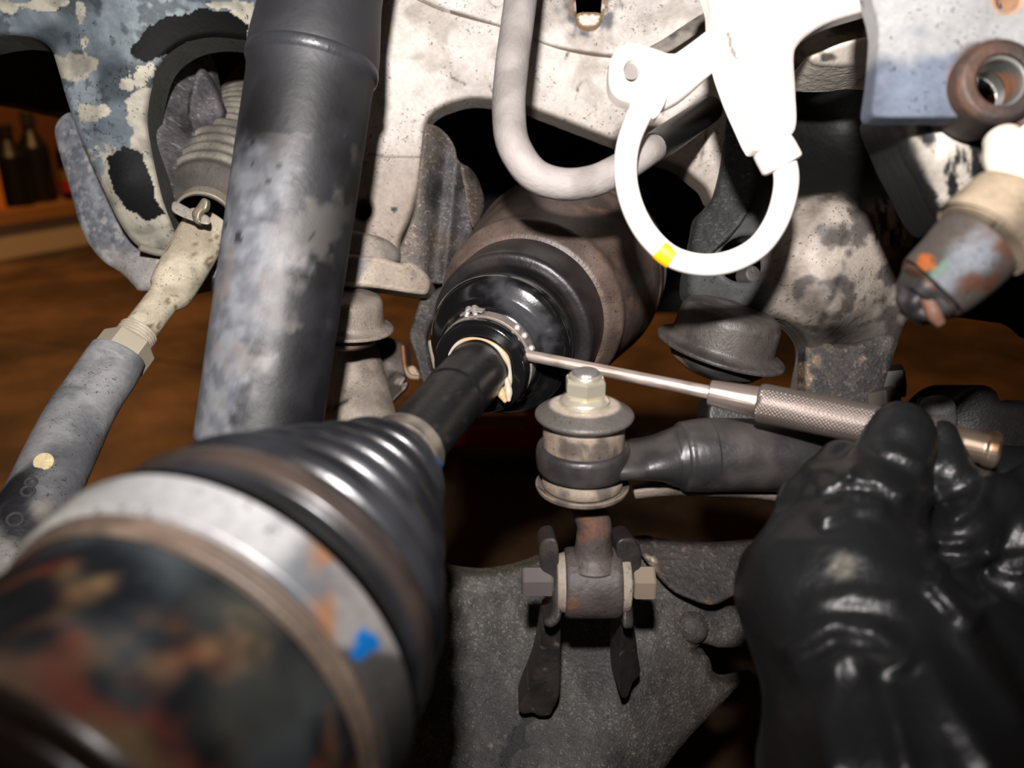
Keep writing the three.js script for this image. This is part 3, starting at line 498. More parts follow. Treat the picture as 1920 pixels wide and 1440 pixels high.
// ------------------------------------------------------------------ steering: bellows, tie rod
{
  const A = P(388, 408, .455), B = P(510, 205, .57), u = B.clone().sub(A).normalize(), Lg = A.distanceTo(B);
  const bw = thing('steering_rack_boot', 'dusty grey ribbed rubber bellows between bracket and shock absorber', 'rubber boot', A);
  const pr = [[-.004, .0155], [.004, .0155], [.006, .02], [.012, .027]];
  for (let s = .016, i = 0; s < Lg; s += .0085, i++) { const R = Math.min(.0325, .0285 + i * .0012); pr.push([s, R - .0012], [s + .002, R + .0012], [s + .0045, R + .0016], [s + .0058, R], [s + .0070, R - .0060]); }
  part(bw, 'bellows', lathe(A, u, pr, { seg: 72, ml: .002, col: (p, s, t, r) => { let c = mix(C('#8a877d'), C('#5d5b56'), sst(-.2, .3, fbm(p, 70, 3, 4))); const m = pr.length; const loc = ((s - .016) / .0085) % 1; if (loc > .75 || loc < .08) c = mix(c, C('#2d2b29'), .75); return c; } }), M.rubberDust);
  const cl = part(bw, 'clamp', lathe(A, u, ease([[-.003, .0158], [-.003, .0172], [.004, .0172], [.004, .0158]]), { seg: 64 }), M.band, C('#a8a294'));
  part(cl, 'tab', relief({ out: [[322, 386], [330, 378], [365, 396], [388, 404], [392, 415], [384, 420], [350, 410], [326, 398]], d: [[325, 388, .436], [365, 400, .432], [390, 412, .428]], th: .0016, rd: 4, step: 2, col: C('#d6d2c8') }), M.band);
  part(cl, 'catch', relief({ out: [[360, 398], [368, 388], [380, 372], [390, 376], [388, 392], [378, 398], [374, 408], [378, 416], [370, 420], [362, 412]], d: .426, th: .003, rd: 4, step: 2, col: C('#8a8475') }), M.band);

  const tr = thing('tie_rod', 'cream dusty tie rod with jam nut and grey outer end', 'tie rod', P(260, 640, .415));
  const cream = C('#cfc8b4'), rodC = (p, t) => { let c = mix(cream, C('#a79f8d'), sst(-.05, .3, fbm(p, 50, 4, 2))); if (Math.abs(fbm(p, 60, 3, 33)) < .012) c = mix(c, C('#6b5834'), .8); return c; };
  const r0 = P(392, 418, .458), r1 = P(318, 549, .438), r2 = P(306, 562, .436), r3 = P(243, 645, .416);
  part(tr, 'inner_housing', sweep([{ p: r0, r: .0125 }, { p: r0.clone().lerp(r1, .3), r: .0128 }, { p: r0.clone().lerp(r1, .8), r: .0122 }, { p: r1, r: .0112 }, { p: r2, r: .0088 }], { n: 40, seg: 40, cap: .1, col: rodC }), M.paint);
  part(tr, 'rod', sweep([{ p: r2, r: .0084 }, { p: r2.clone().lerp(r3, .7), r: .0084 }, { p: r3, r: .0084 }], { n: 20, seg: 36, cap: 0, col: rodC }), M.paint);
  const tA = r2.clone().lerp(r3, .72), tu = r3.clone().sub(r2).normalize(), th = []; for (let i = 0; i <= 9; i++) th.push([i * .0017, .0088], [i * .0017 + .0005, .0098], [i * .0017 + .0009, .0098]); 
  part(tr, 'thread', lathe(tA, tu, th, { seg: 40, ml: .002, col: p => C('#b8b1a0') }), M.cast);
  part(tr, 'jam_nut', hex(r3.clone().addScaledVector(tu, .006), tu, .0134, .014, .35, .0012), M.cast, C('#bdb6a4'));
  const eP = [[222, 664, .407, 50], [207, 690, .403, 54], [180, 730, .396, 56], [150, 778, .388, 60], [126, 826, .380, 61], [105, 870, .371, 62], [80, 925, .361, 64], [50, 985, .35, 68], [10, 1070, .338, 72], [-40, 1180, .325, 80]];
  const re = part(tr, 'rod_end', sweep(eP, { n: 110, seg: 48, cap: .08, up: RT, flat: t => [1 - .06 * Math.exp(-Math.pow((t - .3) / .12, 2)), 1], mod: (t, a, R) => { const k = Math.exp(-Math.pow((a - 4.71) / .55, 2)) + Math.exp(-Math.pow((a - 1.57) / .55, 2)); const w = sst(.07, .1, t) * sst(.3, .26, t); return -R * .2 * k * w; }, col: (p, t) => { let c = mix(C('#95989d'), C('#6b6e74'), sst(-.2, .25, fbm(p, 40, 4, 3))); c = mix(c, C('#9a968c'), sst(.05, .3, fbm(p, 28, 4, 9)) * .7); c = mix(c, C('#23242a'), sst(.16, .3, fbm(p, 24, 3, 15)) * sst(.5, .7, t)); return c; } }), M.cast);
  tr.updateMatrixWorld(true);
  const onRod = (x, y) => { const h = new THREE.Raycaster(CAM, P(x, y, 1).sub(CAM).normalize()).intersectObject(re)[0]; return h ? [h.point, h.normal.dot(FWD) > 0 ? h.normal.clone().negate() : h.normal.clone()] : [P(x, y, .352), dirc(0, 0, -1)]; };
  { const [q, n] = onRod(82, 866); part(tr, 'plug', lathe(q, n.lerp(dirc(0, 0, -1), .3).normalize(), ease([[-.004, .00002], [-.004, .0041], [.0006, .0041], [.0010, .00002]], .0004), { seg: 32 }), M.paint, C('#e9d9ae'), 'round cream plug'); }
  for (const [x, y, r] of [[58, 904, .0021], [52, 921, .0024], [28, 974, .0028]]) {
    const [q, n] = onRod(x, y), g = new THREE.TorusGeometry(r, .0007, 10, 28); g.applyQuaternion(new THREE.Quaternion().setFromUnitVectors(V(0, 0, 1), n.clone())); g.translate(q.x, q.y, q.z); part(tr, 'embossed_figure', g, M.cast, C('#4c4d4f'));
  }
}
// ------------------------------------------------------------------ shock absorber
{
  const A = P(613, -60, .352), B = P(480, 850, .34), u = B.clone().sub(A).normalize(), L = A.distanceTo(B), at = py => (py + 60) / 910 * L, px = r => r * .346 / F;
  const sh = thing('shock_absorber', 'scuffed black shock absorber body with grey dust, left of the shaft', 'shock absorber', P(550, 400, .346));
  const edge = [[560, -60], [575, 120], [560, 260], [548, 340], [530, 430], [526, 520], [520, 560], [500, 600], [486, 632], [470, 660], [462, 710], [452, 790], [450, 860]];
  const ex = y => { for (let i = 1; i < edge.length; i++) if (y <= edge[i][0 + 1]) { const a = edge[i - 1], b = edge[i]; return a[0] + (b[0] - a[0]) * (y - a[1]) / (b[1] - a[1]); } return 450; };
  const pc = lathe(A, u, ease([[-.12, .00002], [-.12, px(111)], [at(0), px(112)], [at(92), px(122)], [at(122), px(123)], [at(140), px(120)], [at(165), px(117)], [at(300), px(117)], [at(770), px(113)], [at(840), px(113)], [at(845), .00002]], .002), {
    seg: 150, ml: .0022, tile: .08,
    col: (p, s) => {
      const [x, y] = proj(p); const n = fbm(p, 60, 6, 3), n2 = fbm(p, 130, 5, 8);
      let c = mix(C('#0c0c0d'), C('#1a1a1d'), sst(-.2, .3, n)); c = mix(c, C('#55565a'), sst(230, 60, y) * .15);
      const dirt = mix(mix(C('#55585d'), C('#74777b'), sst(-.2, .3, n2)), C('#6f6962'), sst(.02, .3, fbm(p, 60, 5, 14)) * sst(400, 520, y) * .7);
      const k = sst(25, -25, x - ex(y) + n * 130) * sst(200, 420, y + n * 120) ;
      c = mix(c, dirt, k);
      if (y > 250 && y < 620) c = mix(c, C('#55534f'), sst(.0, .22, fbm(p, 60, 4, 22)) * sst(120, 20, Math.abs(x - ex(y) - 30)) * .6);
      const sp = fbm(p, 120, 3, 30); if (sp > .26 && y > 260 && y < 480 && x < 590) c = mix(c, C('#0f0f12'), .8);
      return c;
    },
  });
  part(sh, 'body', pc, M.shock);
  part(sh, 'weld_ring', lathe(A, u, ease([[at(120), px(121)], [at(126), px(125)], [at(138), px(124)], [at(146), px(119)]], .001), { seg: 120, col: C('#2a2b2e') }), M.satin);
}
// ------------------------------------------------------------------ drive axle with both joints
{
  const A = P(991, 588, .42), u = dirc(-.29506, -.38535, -.87433), at = s => A.clone().addScaledVector(u, s);
  const ax = thing('drive_axle', 'black drive axle with glossy inner joint cover and ribbed outer boot', 'drive axle', at(.11));
  const rust = (p) => mix(mix(C('#5f524c'), C('#473d38'), sst(-.2, .2, fbm(p, 40, 4, 3))), C('#806350'), sst(.08, .3, fbm(p, 70, 3, 9)) * .6);
  part(ax, 'inner_joint_housing', lathe(A, u, ease([[-.125, .00002], [-.125, .05], [-.1, .05], [-.098, .0565], [-.09, .0565], [-.088, .0548], [-.084, .0548], [-.082, .058], [-.07, .0583], [-.068, .0572], [-.064, .0572], [-.06, .0565], [-.008, .0487], [-.002, .0487], [0, .0480], [.0015, .0468], [.0065, .0425], [.0075, .0395], [.012, .039]], .0012), { seg: 180, col: rust, tile: .08 }), M.castDark);
  part(ax, 'machined_ring', lathe(A, u, ease([[-.0955, .0565], [-.0945, .0578], [-.092, .0578], [-.091, .0565]], .0004), { seg: 160, col: C('#8a8078') }), M.steel);
  part(ax, 'boot_tier', lathe(A, u, ease([[.0075, .0405], [.012, .0404], [.0285, .0402], [.0315, .0395], [.0325, .0375], [.0325, .034], [.030, .031]], .0012), { seg: 160, col: p => mix(C('#1b191a'), C('#292523'), sst(-.1, .3, fbm(p, 60, 3))) }), M.satin);
  const sm = (p, x, y) => 0;
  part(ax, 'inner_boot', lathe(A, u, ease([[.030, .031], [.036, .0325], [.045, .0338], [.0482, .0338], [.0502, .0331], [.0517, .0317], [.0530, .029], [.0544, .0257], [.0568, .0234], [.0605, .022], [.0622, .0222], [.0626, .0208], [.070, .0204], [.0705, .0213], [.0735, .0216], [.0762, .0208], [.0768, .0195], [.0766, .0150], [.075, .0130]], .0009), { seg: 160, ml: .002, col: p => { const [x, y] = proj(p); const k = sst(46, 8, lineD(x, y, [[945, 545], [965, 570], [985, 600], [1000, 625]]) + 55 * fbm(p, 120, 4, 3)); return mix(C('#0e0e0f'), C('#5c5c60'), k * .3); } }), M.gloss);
  const cl = part(ax, 'boot_clamp', lathe(A, u, ease([[.0632, .0205], [.0632, .02175], [.0696, .0217], [.0696, .0205]], .0003), { seg: 140, col: p => C('#8c8480') }), M.band, undefined, 'narrow silver boot clamp');
  const [fa, fb] = frameOf(u), onRing = (px, py, s, r) => { // the point of the ring that is seen nearest to this pixel
    let best = 1e9, bt = 0; for (let i = 0; i < 720; i++) { const t = i / 720 * 6.28319, p = at(s).addScaledVector(fa, Math.cos(t) * r).addScaledVector(fb, Math.sin(t) * r), q = proj(p), d = Math.hypot(q[0] - px, q[1] - py); if (d < best) { best = d; bt = t; } } return bt; };
  const ringP = (t, s, r) => at(s).addScaledVector(fa, Math.cos(t) * r).addScaledVector(fb, Math.sin(t) * r);
  { // crimped ear of the clamp
    const t = onRing(890, 600, .066, .0217), o = ringP(t, 0, 1).sub(at(0)), tg = u.clone().cross(o).normalize();
    const c = ringP(t, .0664, .0228);
    part(cl, 'crimp_ear', [-1, 1].map(s => sweep([{ p: c.clone().addScaledVector(u, -.0028).addScaledVector(tg, s * .0022).addScaledVector(o, -.001), r: .0011 }, { p: c.clone().addScaledVector(tg, s * .0013).addScaledVector(o, .0014), r: .0014 }, { p: c.clone().addScaledVector(u, .0028).addScaledVector(tg, s * .0022).addScaledVector(o, -.001), r: .0011 }], { n: 12, seg: 14, cap: .6, col: C('#c9c2ba') })), M.zinc);
    part(cl, 'crimp_strip', sweep([{ p: c.clone().addScaledVector(tg, -.005).addScaledVector(o, -.0004), r: .0022 }, { p: c.clone().addScaledVector(o, .001), r: .0022 }, { p: c.clone().addScaledVector(tg, .005).addScaledVector(o, -.0004), r: .0022 }], { n: 10, seg: 16, up: u, fix: true, flat: () => [1.2, .35], col: C('#b3aca4') }), M.zinc);
    for (const [x, y] of [[955, 630], [966, 642], [974, 662]]) { const a = onRing(x, y, .0665, .0217), q = ringP(a, .0665, .0216), w = q.clone().sub(at(.0665)).normalize(); part(cl, 'crimp_bead', new THREE.SphereGeometry(.0016, 16, 12).translate(q.x + w.x * .0004, q.y + w.y * .0004, q.z + w.z * .0004), M.zinc, C('#d8d0c8')); }
  }
  // shaft
  part(ax, 'shaft', lathe(A, u, ease([[.06, .00002], [.06, .0133], [.108, .0131], [.1095, .0126], [.168, .0116], [.168, .00002]], .0005), { seg: 96, ml: .003, col: p => { const sp = fbm(p, 140, 3, 3); return mix(C('#0c0d0f'), C('#2a2b2d'), sst(.2, .35, sp) * .6); } }), M.satin);
  // grease pressed out around the shaft
  { const a0 = onRing(831, 655, .0772, .0175), pts = [], N = 40, t0 = onRing(832, 662, .0775, .0142), t1 = onRing(945, 752, .0775, .0142); let dt = t1 - t0; const mid = onRing(905, 640, .0775, .0142); const norm = x => ((x % 6.28319) + 6.28319) % 6.28319; if (norm(mid - t0) > norm(dt)) dt = -(6.28319 - norm(dt)); else dt = norm(dt);
    for (let i = 0; i <= N; i++) { const f = i / N, t = t0 + dt * f; pts.push({ p: ringP(t, .0774, .0142), r: .0005 + .0004 * Math.sin(f * 9) ** 2 + .0008 * sst(.45, .65, f) * (.6 + .4 * Math.sin(f * 23)) + .0004 * sst(.85, 1, f) }); }
    part(ax, 'grease_bead', sweep(pts, { n: 120, seg: 16, cap: .8, col: p => mix(C('#aaa698'), C('#a8906e'), sst(-.2, .2, fbm(p, 90, 2, 3))) }), M.gloss, undefined, 'cream bead of squeezed-out grease');
    part(ax, 'grease_drip', sweep([[938, 728, .3475, 6], [941, 740, .3465, 8], [947, 752, .346, 4]].map(q => [q[0], q[1], q[2], q[3]]), { n: 20, seg: 16, cap: .9, col: C('#b3946c') }), M.gloss);
    part(ax, 'grease_drip', sweep([[950, 712, .348, 5], [954, 735, .3472, 7], [954, 750, .347, 4]], { n: 20, seg: 16, cap: .9, col: C('#a69d88') }), M.gloss);
  }
  // outer boot with its ribs
  const pr = [[.150, .0116], [.1502, .0126], [.153, .0129]];
  const ribs = [[.1605, .0130], [.163, .0142], [.1675, .0182], [.1715, .0216], [.1745, .0222], [.1770, .0212], [.1790, .0186], [.1815, .0194], [.1850, .0258], [.1885, .0280], [.1915, .0270], [.1938, .0240], [.1965, .0250], [.1995, .0316], [.2030, .0338], [.2062, .0326], [.2084, .0296], [.2110, .0304], [.2140, .0372], [.2178, .0396], [.2210, .0382], [.2230, .0352], [.2255, .0360], [.2285, .0434], [.2320, .0448], [.2350, .0436], [.2370, .0424], [.2395, .0452], [.2440, .0472], [.2478, .0466], [.2495, .0446], [.2540, .0446], [.259, .0492]];
  const curve = new THREE.SplineCurve([...pr, ...ribs].map(q => new THREE.Vector2(q[0], q[1])));
  const bp = curve.getPoints(260).map(q => [q.x, q.y]);
  part(ax, 'outer_boot', lathe(A, u, bp, { seg: 200, ml: .0015, tile: .12, col: (p, s, t) => {
    let c = mix(C('#101113'), C('#232427'), sst(-.2, .3, fbm(p, 30, 4, 3)));
    if (s > .236) c = mix(c, mix(C('#382f2a'), C('#211f1e'), sst(-.1, .25, fbm(p, 35, 3, 8))), sst(.236, .239, s) * sst(.2495, .2475, s));
    if (s > .2505) c = mix(c, C('#1c1b1a'), .6);
    return c;
  } }), M.boot);
  const mark = (p, L) => { const [x, y] = proj(p); const w = 8 * fbm(p, 180, 2, 5); return inPoly(L, x + w, y + w); };
  part(ax, 'outer_boot_clamp', lathe(A, u, ease([[.1525, .0126], [.1525, .0142], [.1598, .0144], [.1598, .0128]], .0004), { seg: 200, ml: .0008, col: p => mark(p, [[798, 866], [822, 858], [838, 886], [814, 898]]) ? C('#0a76c9') : mix(C('#8d877f'), C('#55514c'), sst(-.2, .2, fbm(p, 90, 2))) }), M.band);
  part(ax, 'outer_band', lathe(A, u, ease([[.2605, .0475], [.2612, .0497], [.2725, .0485], [.273, .0465]], .0005), { seg: 260, ml: .0014, tile: .1, col: (p, s, t) => {
    const [x, y] = proj(p);
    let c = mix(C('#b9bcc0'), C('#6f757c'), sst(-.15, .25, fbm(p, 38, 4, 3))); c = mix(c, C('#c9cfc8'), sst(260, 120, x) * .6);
    if (x > 560 && x < 626 && y > 1000) c = mix(c, C('#a86a25'), sst(560, 620, x) * .8 * sst(-.1, .2, fbm(p, 60, 3, 8) + .12 - .0));
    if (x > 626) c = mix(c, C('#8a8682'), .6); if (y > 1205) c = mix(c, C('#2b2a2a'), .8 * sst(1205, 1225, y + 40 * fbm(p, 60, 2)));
    if (mark(p, [[684, 1178], [708, 1196], [712, 1216], [694, 1222], [682, 1240], [660, 1236], [656, 1212], [670, 1190]])) c = C('#0a78cf');
    return c;
  } }), M.band, undefined, 'silver boot band with a blue paint dab');
  part(ax, 'outer_joint_lip', lathe(A, u, ease([[.2725, .0460], [.2732, .0472], [.2748, .0472], [.2752, .0462], [.2762, .0462], [.2766, .0468], [.2775, .0464], [.278, .0452]], .0003), { seg: 220, ml: .002, col: p => mix(C('#7a6c60'), C('#5b4f46'), sst(-.2, .2, fbm(p, 50, 3))) }), M.castDark);
  part(ax, 'outer_joint_housing', lathe(A, u, ease([[.277, .0445], [.2785, .0452], [.308, .0452], [.3145, .0446], [.3165, .043], [.3165, .040], [.321, .0395], [.3215, .043], [.34, .043], [.345, .041], [.345, .00002]], .0015), { seg: 220, ml: .0015, tile: .1, col: (p, s) => {
    let c = mix(C('#14171a'), C('#383d40'), sst(-.05, .3, fbm(p, 34, 4, 3)));
    const r = fbm(p, 48, 4, 9) + (s - .295) * 9; c = mix(c, mix(C('#74321f'), C('#7a6446'), sst(-.2, .2, fbm(p, 60, 3, 14))), sst(.04, .3, r) * .65);
    c = mix(c, C('#4c4f49'), sst(.1, .35, fbm(p, 26, 3, 20)) * .35);
    if (s > .3145) c = mix(c, C('#0c0c0c'), .85);
    return c;
  } }), M.boot);
}
// ------------------------------------------------------------------ sway bar and its link
const LK = P(1096, 770, .325), link = py => vert(LK, py);
{
  const sb = thing('sway_bar', 'thick satin black sway bar with flattened eye around the link bushings', 'sway bar', P(1380, 855, .34));
  const yT = link(826).y, yB = link(886).y, eyeC = link(856);
  const dk = p => mix(C('#232223'), C('#3a3735'), sst(-.1, .3, fbm(p, 45, 4, 3)));
  // eye ring
  part(sb, 'eye', lathe(V(LK.x, yB + .0015, eyeC.z), V(0, 1, 0), ease([[0, .0135], [0, .0185], [(yT - yB) * .5, .0192], [yT - yB - .003, .0185], [yT - yB - .003, .0152], [0, .0135]], .0022), { seg: 96, col: dk }), M.satin);
  const e = eyeC, d0 = e.clone().sub(CAM).dot(FWD);
  part(sb, 'neck', sweep([[1120, 860, d0 + .002, 27], [1160, 861, d0 + .002, 28], [1200, 860, d0 + .003, 31], [1235, 858, d0 + .003, 40], [1262, 857, d0 + .004, 54], [1290, 855, d0 + .004, 65], [1330, 852, d0 + .005, 69]], { n: 60, seg: 56, cap: .1, up: V(0, 1, 0), flat: t => [1, 1 + 1.45 * sst(.8, .1, t)], col: dk }), M.satin);
  part(sb, 'bar', sweep([[1280, 856, d0 + .004, 66], [1320, 853, d0 + .005, 69], [1420, 853, d0 + .006, 68], [1520, 856, d0 + .008, 66], [1580, 866, d0 + .014, 66], [1640, 884, d0 + .022, 66]], { n: 80, seg: 56, cap: .3, col: p => mix(dk(p), C('#57504a'), sst(.05, .3, fbm(p, 30, 3, 15)) * .6) }), M.satin);

  const lk = thing('sway_bar_link', 'sway bar end link with yellow zinc nut, cupped washers and tan bushings', 'link', link(1080));
  const X = LK.x, Z = LK.z, y = py => link(py).y, lt = (prof, o, ...r) => lathe(V(X, 0, Z), V(0, 1, 0), ease(prof, r[0] ?? .0006), { seg: 96, ...o });
  const ny = y(742), r1 = .0195;
  part(lk, 'stud', lt([[y(930), .00002], [y(930), .0058], [y(700), .0058], [y(694), .0048], [y(693), .00002]], { seg: 48, col: C('#9d9a98') }), M.steel);
  part(lk, 'nut', [hex(V(X, y(724), Z), V(0, 1, 0), .0083, y(707) - y(741), .52, .0014), lt([[y(757), .00002], [y(757), .0102], [y(748), .0098], [y(740), .0075], [y(736), .00002]], { col: C('#ddd6c0') })], M.zinc, C('#ddd6c0'));
  part(lk, 'nut_collar', lt([[y(714), .007], [y(704), .0067], [y(700), .006], [y(700), .0055]], { col: C('#cfc8b4'), seg: 48 }), M.zinc);
  const w0 = y(757);
  part(lk, 'upper_washer', lt([[w0 - .0075, .0165], [w0 - .0055, .0193], [w0 - .0045, .0197], [w0 - .0035, .0193], [w0 - .0005, .0145], [w0, .0125], [w0, .004], [w0 - .002, .004], [w0 - .003, .012], [w0 - .0075, .0165]], { col: p => mix(C('#54524f'), C('#aaa096'), sst(.0148, .0128, Math.hypot(p.x - X, p.z - Z))) }, .0008), M.castDark);
  part(lk, 'upper_bushing', lt([[w0 - .007, .006], [w0 - .0072, .0160], [w0 - .010, .0164], [y(842), .0160], [y(862), .0142], [y(862), .006]], { col: p => mix(C('#84786c'), C('#4f4842'), sst(.0, .25, fbm(p, 100, 3, 3))) }, .0015), M.rubberDust);
  part(lk, 'lower_bushing', lt([[y(884), .006], [y(884), .0150], [y(896), .0166], [y(908), .0164], [y(910), .006]], { seg: 120, mod: (s, t, r) => r > .014 ? -.0005 * Math.pow(Math.abs(Math.sin(t * 20)), 12) : 0, col: p => mix(C('#7f7468'), C('#55504b'), sst(.0, .25, fbm(p, 100, 3, 3))) }, .001), M.rubberDust);
  part(lk, 'lower_washer', lt([[y(912), .005], [y(911), .0165], [y(904), .0186], [y(906), .0192], [y(914), .0187], [y(920), .016], [y(920), .005]], { col: p => mix(C('#7b7066'), C('#4d4843'), sst(-.1, .2, fbm(p, 120, 3, 3))) }, .0005), M.cast);
  // lower eye, its bushing and pivot bolt
  const E0 = vert(P(1110, 1092, .352), 1092), ed = proj(E0)[2], rr = 66 * ed / F;
  const rb = p => mix(mix(C('#4f4745'), C('#3c3735'), sst(-.2, .2, fbm(p, 50, 3, 3))), C('#7a5138'), sst(.12, .3, fbm(p, 60, 3, 8)) * .5);
  const hx = 52 * ed / F;
  part(lk, 'lower_eye', lathe(E0, V(1, 0, 0), ease([[-hx, rr * .78], [-hx, rr * .96], [-hx + .002, rr], [hx - .002, rr], [hx, rr * .96], [hx, rr * .78]], .0008), { seg: 96, col: rb }), M.cast);
  part(lk, 'eye_bushing', lathe(E0, V(1, 0, 0), ease([[-hx - .0035, .004], [-hx - .0035, rr * .78], [-hx, rr * .86], [hx, rr * .86], [hx + .004, rr * .8], [hx + .004, .004]], .001), { seg: 80, col: p => C('#8d857a') }), M.rubberDust);
  part(lk, 'shank', sweep([{ p: V(X + .001, y(935), Z), r: .0068 }, { p: vert(E0, 985), r: .0072 }, { p: vert(E0, 1010), r: .0074 }, { p: vert(E0, 1035), r: .0085 }, { p: vert(E0, 1052), r: .0125 }], { n: 30, seg: 40, cap: .05, col: rb }), M.cast);
  const bt = thing('pivot_bolt', 'horizontal pivot bolt through the lower link eye and arm clevis', 'bolt', E0);
  part(bt, 'head', hex(P(1008, 1090, ed - .0005), V(1, 0, 0), .0066, .0135, .52), M.cast, C('#5a5556'));
  part(bt, 'shank', lathe(E0, V(1, 0, 0), [[-.024, .0045], [.024, .0045]], { seg: 24, col: C('#55504c') }), M.cast);
  part(bt, 'nut', hex(P(1206, 1092, ed - .0005), V(1, 0, 0), .0075, .0095, .52), M.cast, C('#85796a'));
}
// ------------------------------------------------------------------ lower control arm with the clevis
{
  const arm = thing('lower_control_arm', 'dark grey stone-chipped lower control arm at the bottom centre', 'control arm', P(1050, 1250, .42));
  const col = (p, x, y, s) => {
    let c = mix(C('#6e6e6a'), C('#505050'), sst(-.2, .2, fbm(p, 26, 4, 3))); c = mix(c, C('#8d8c86'), sst(1220, 1090, y) * sst(-.25, .2, fbm(p, 60, 4, 12)) * sst(1010, 940, x) * .9);
    c = mix(c, C('#645c54'), sst(1180, 1330, x) * sst(1100, 1250, y) * .7);
    const sp = fbm(p, 190, 2, 7); if (sp > .36) c = mix(c, C('#b9b3a4'), (sp - .36) * 6); if (sp < -.42) c = mix(c, C('#151515'), (-.42 - sp) * 6);
    const bl = lineD(x, y, [[985, 1345], [965, 1400], [945, 1425]]) + 40 * fbm(p, 90, 3, 3); if (bl < 12) c = mix(c, C('#17191c'), .85);
    if (s < 8 && y < 1100) c = mix(c, C('#6b654f'), .6);
    return c;
  };
  part(arm, 'stamping', relief({
    out: [[700, 1010], [760, 1040], [830, 1063], [862, 1071], [905, 1074], [950, 1068], [990, 1056], [1020, 1045], [1080, 1036], [1150, 1020], [1200, 1012], [1240, 1020], [1320, 1100], [1395, 1150], [1500, 1180], [1500, 1250], [1400, 1278], [1350, 1322], [1290, 1385], [1240, 1450], [1200, 1540], [600, 1540], [620, 1200]], k: 5,
    holes: [[[1302, 1222], [1318, 1206], [1350, 1214], [1400, 1212], [1440, 1218], [1440, 1262], [1400, 1272], [1360, 1280], [1338, 1262], [1328, 1232]]],
    d: [[700, 1040, .475], [860, 1072, .472], [1000, 1060, .47], [1200, 1015, .47], [860, 1180, .44], [1000, 1200, .436], [1100, 1230, .43], [1110, 1110, .452], [800, 1400, .41], [1000, 1440, .40], [1150, 1440, .40], [1180, 1300, .418], [1230, 1150, .44], [1290, 1330, .43], [1260, 1420, .425], [1330, 1180, .45], [1450, 1230, .455], [620, 1300, .44]],
    th: .012, rd: 18, step: 4.5, tile: .034, col,
  }), M.pebble);
  part(arm, 'gusset_plate', relief({
    out: [[1196, 1016], [1240, 1014], [1330, 1022], [1480, 1020], [1480, 1110], [1390, 1112], [1338, 1134], [1290, 1122], [1254, 1102], [1222, 1066], [1200, 1036]], k: 5,
    d: [[1196, 1016, .452], [1480, 1020, .45], [1340, 1060, .442], [1254, 1100, .436], [1400, 1110, .434]], th: .008, rd: 6, step: 3.5, tile: .06,
    col: (p, x, y, s) => { let c = mix(C('#4b4643'), C('#393635'), sst(-.2, .2, fbm(p, 40, 3, 3))); const sp = fbm(p, 110, 3, 7); if (sp > .2) c = mix(c, mix(C('#b5a994'), C('#9a7a50'), sst(-.1, .2, fbm(p, 50, 2, 4))), (sp - .2) * 6); return c; },
  }), M.pebble);
  part(arm, 'weld_knob', lathe(P(1302, 1178, .440), dirc(0, .2, -1), ease([[-.012, .008], [-.002, .0085], [.001, .005], [.002, .00002]], .002), { seg: 32, col: C('#5a5552') }), M.pebble);
  const br = p => mix(mix(C('#3e3a39'), C('#2c2a2a'), sst(-.2, .2, fbm(p, 50, 3, 3))), C('#8d8378'), sst(.28, .4, fbm(p, 140, 2, 9)) * .6);
  // clevis plates, seen almost edge-on
  part(arm, 'clevis_plate', relief({ out: [[1012, 1024], [1022, 1011], [1040, 1010], [1047, 1030], [1048, 1070], [1050, 1110], [1053, 1146], [1048, 1166], [1034, 1176], [1022, 1172], [1020, 1162], [1032, 1152], [1036, 1130], [1030, 1105], [1018, 1080], [1011, 1050]], k: 5, d: [[1015, 1015, .343], [1048, 1015, .341], [1030, 1170, .345], [1050, 1150, .344], [1012, 1080, .349]], th: .03, rd: 7, step: 2.5, col: br }), M.castDark);
  part(arm, 'clevis_plate', relief({ out: [[1155, 1026], [1162, 1011], [1185, 1009], [1199, 1022], [1203, 1045], [1200, 1075], [1190, 1098], [1186, 1130], [1187, 1172], [1177, 1178], [1168, 1172], [1169, 1130], [1166, 1090], [1160, 1060]], k: 5, d: [[1160, 1015, .341], [1195, 1015, .343], [1177, 1170, .345], [1200, 1080, .349]], th: .03, rd: 7, step: 2.5, col: br }), M.castDark);
  part(arm, 'clevis_leg', relief({ out: [[1020, 1172], [1036, 1176], [1050, 1168], [1050, 1240], [1048, 1300], [1038, 1326], [1030, 1340], [1012, 1342], [998, 1336], [980, 1338], [972, 1326], [988, 1296], [1002, 1258], [1012, 1215]], k: 4, d: [[1035, 1170, .362], [1050, 1300, .388], [985, 1330, .394], [1012, 1215, .374]], th: .035, rd: 6, step: 3, col: br }), M.castDark);
  part(arm, 'clevis_leg', relief({ out: [[1167, 1172], [1178, 1178], [1188, 1172], [1196, 1230], [1200, 1262], [1186, 1280], [1178, 1304], [1168, 1308], [1163, 1298], [1161, 1240]], k: 4, d: [[1177, 1172, .362], [1170, 1300, .390], [1200, 1255, .394]], th: .035, rd: 5, step: 3, col: br }), M.castDark);
}
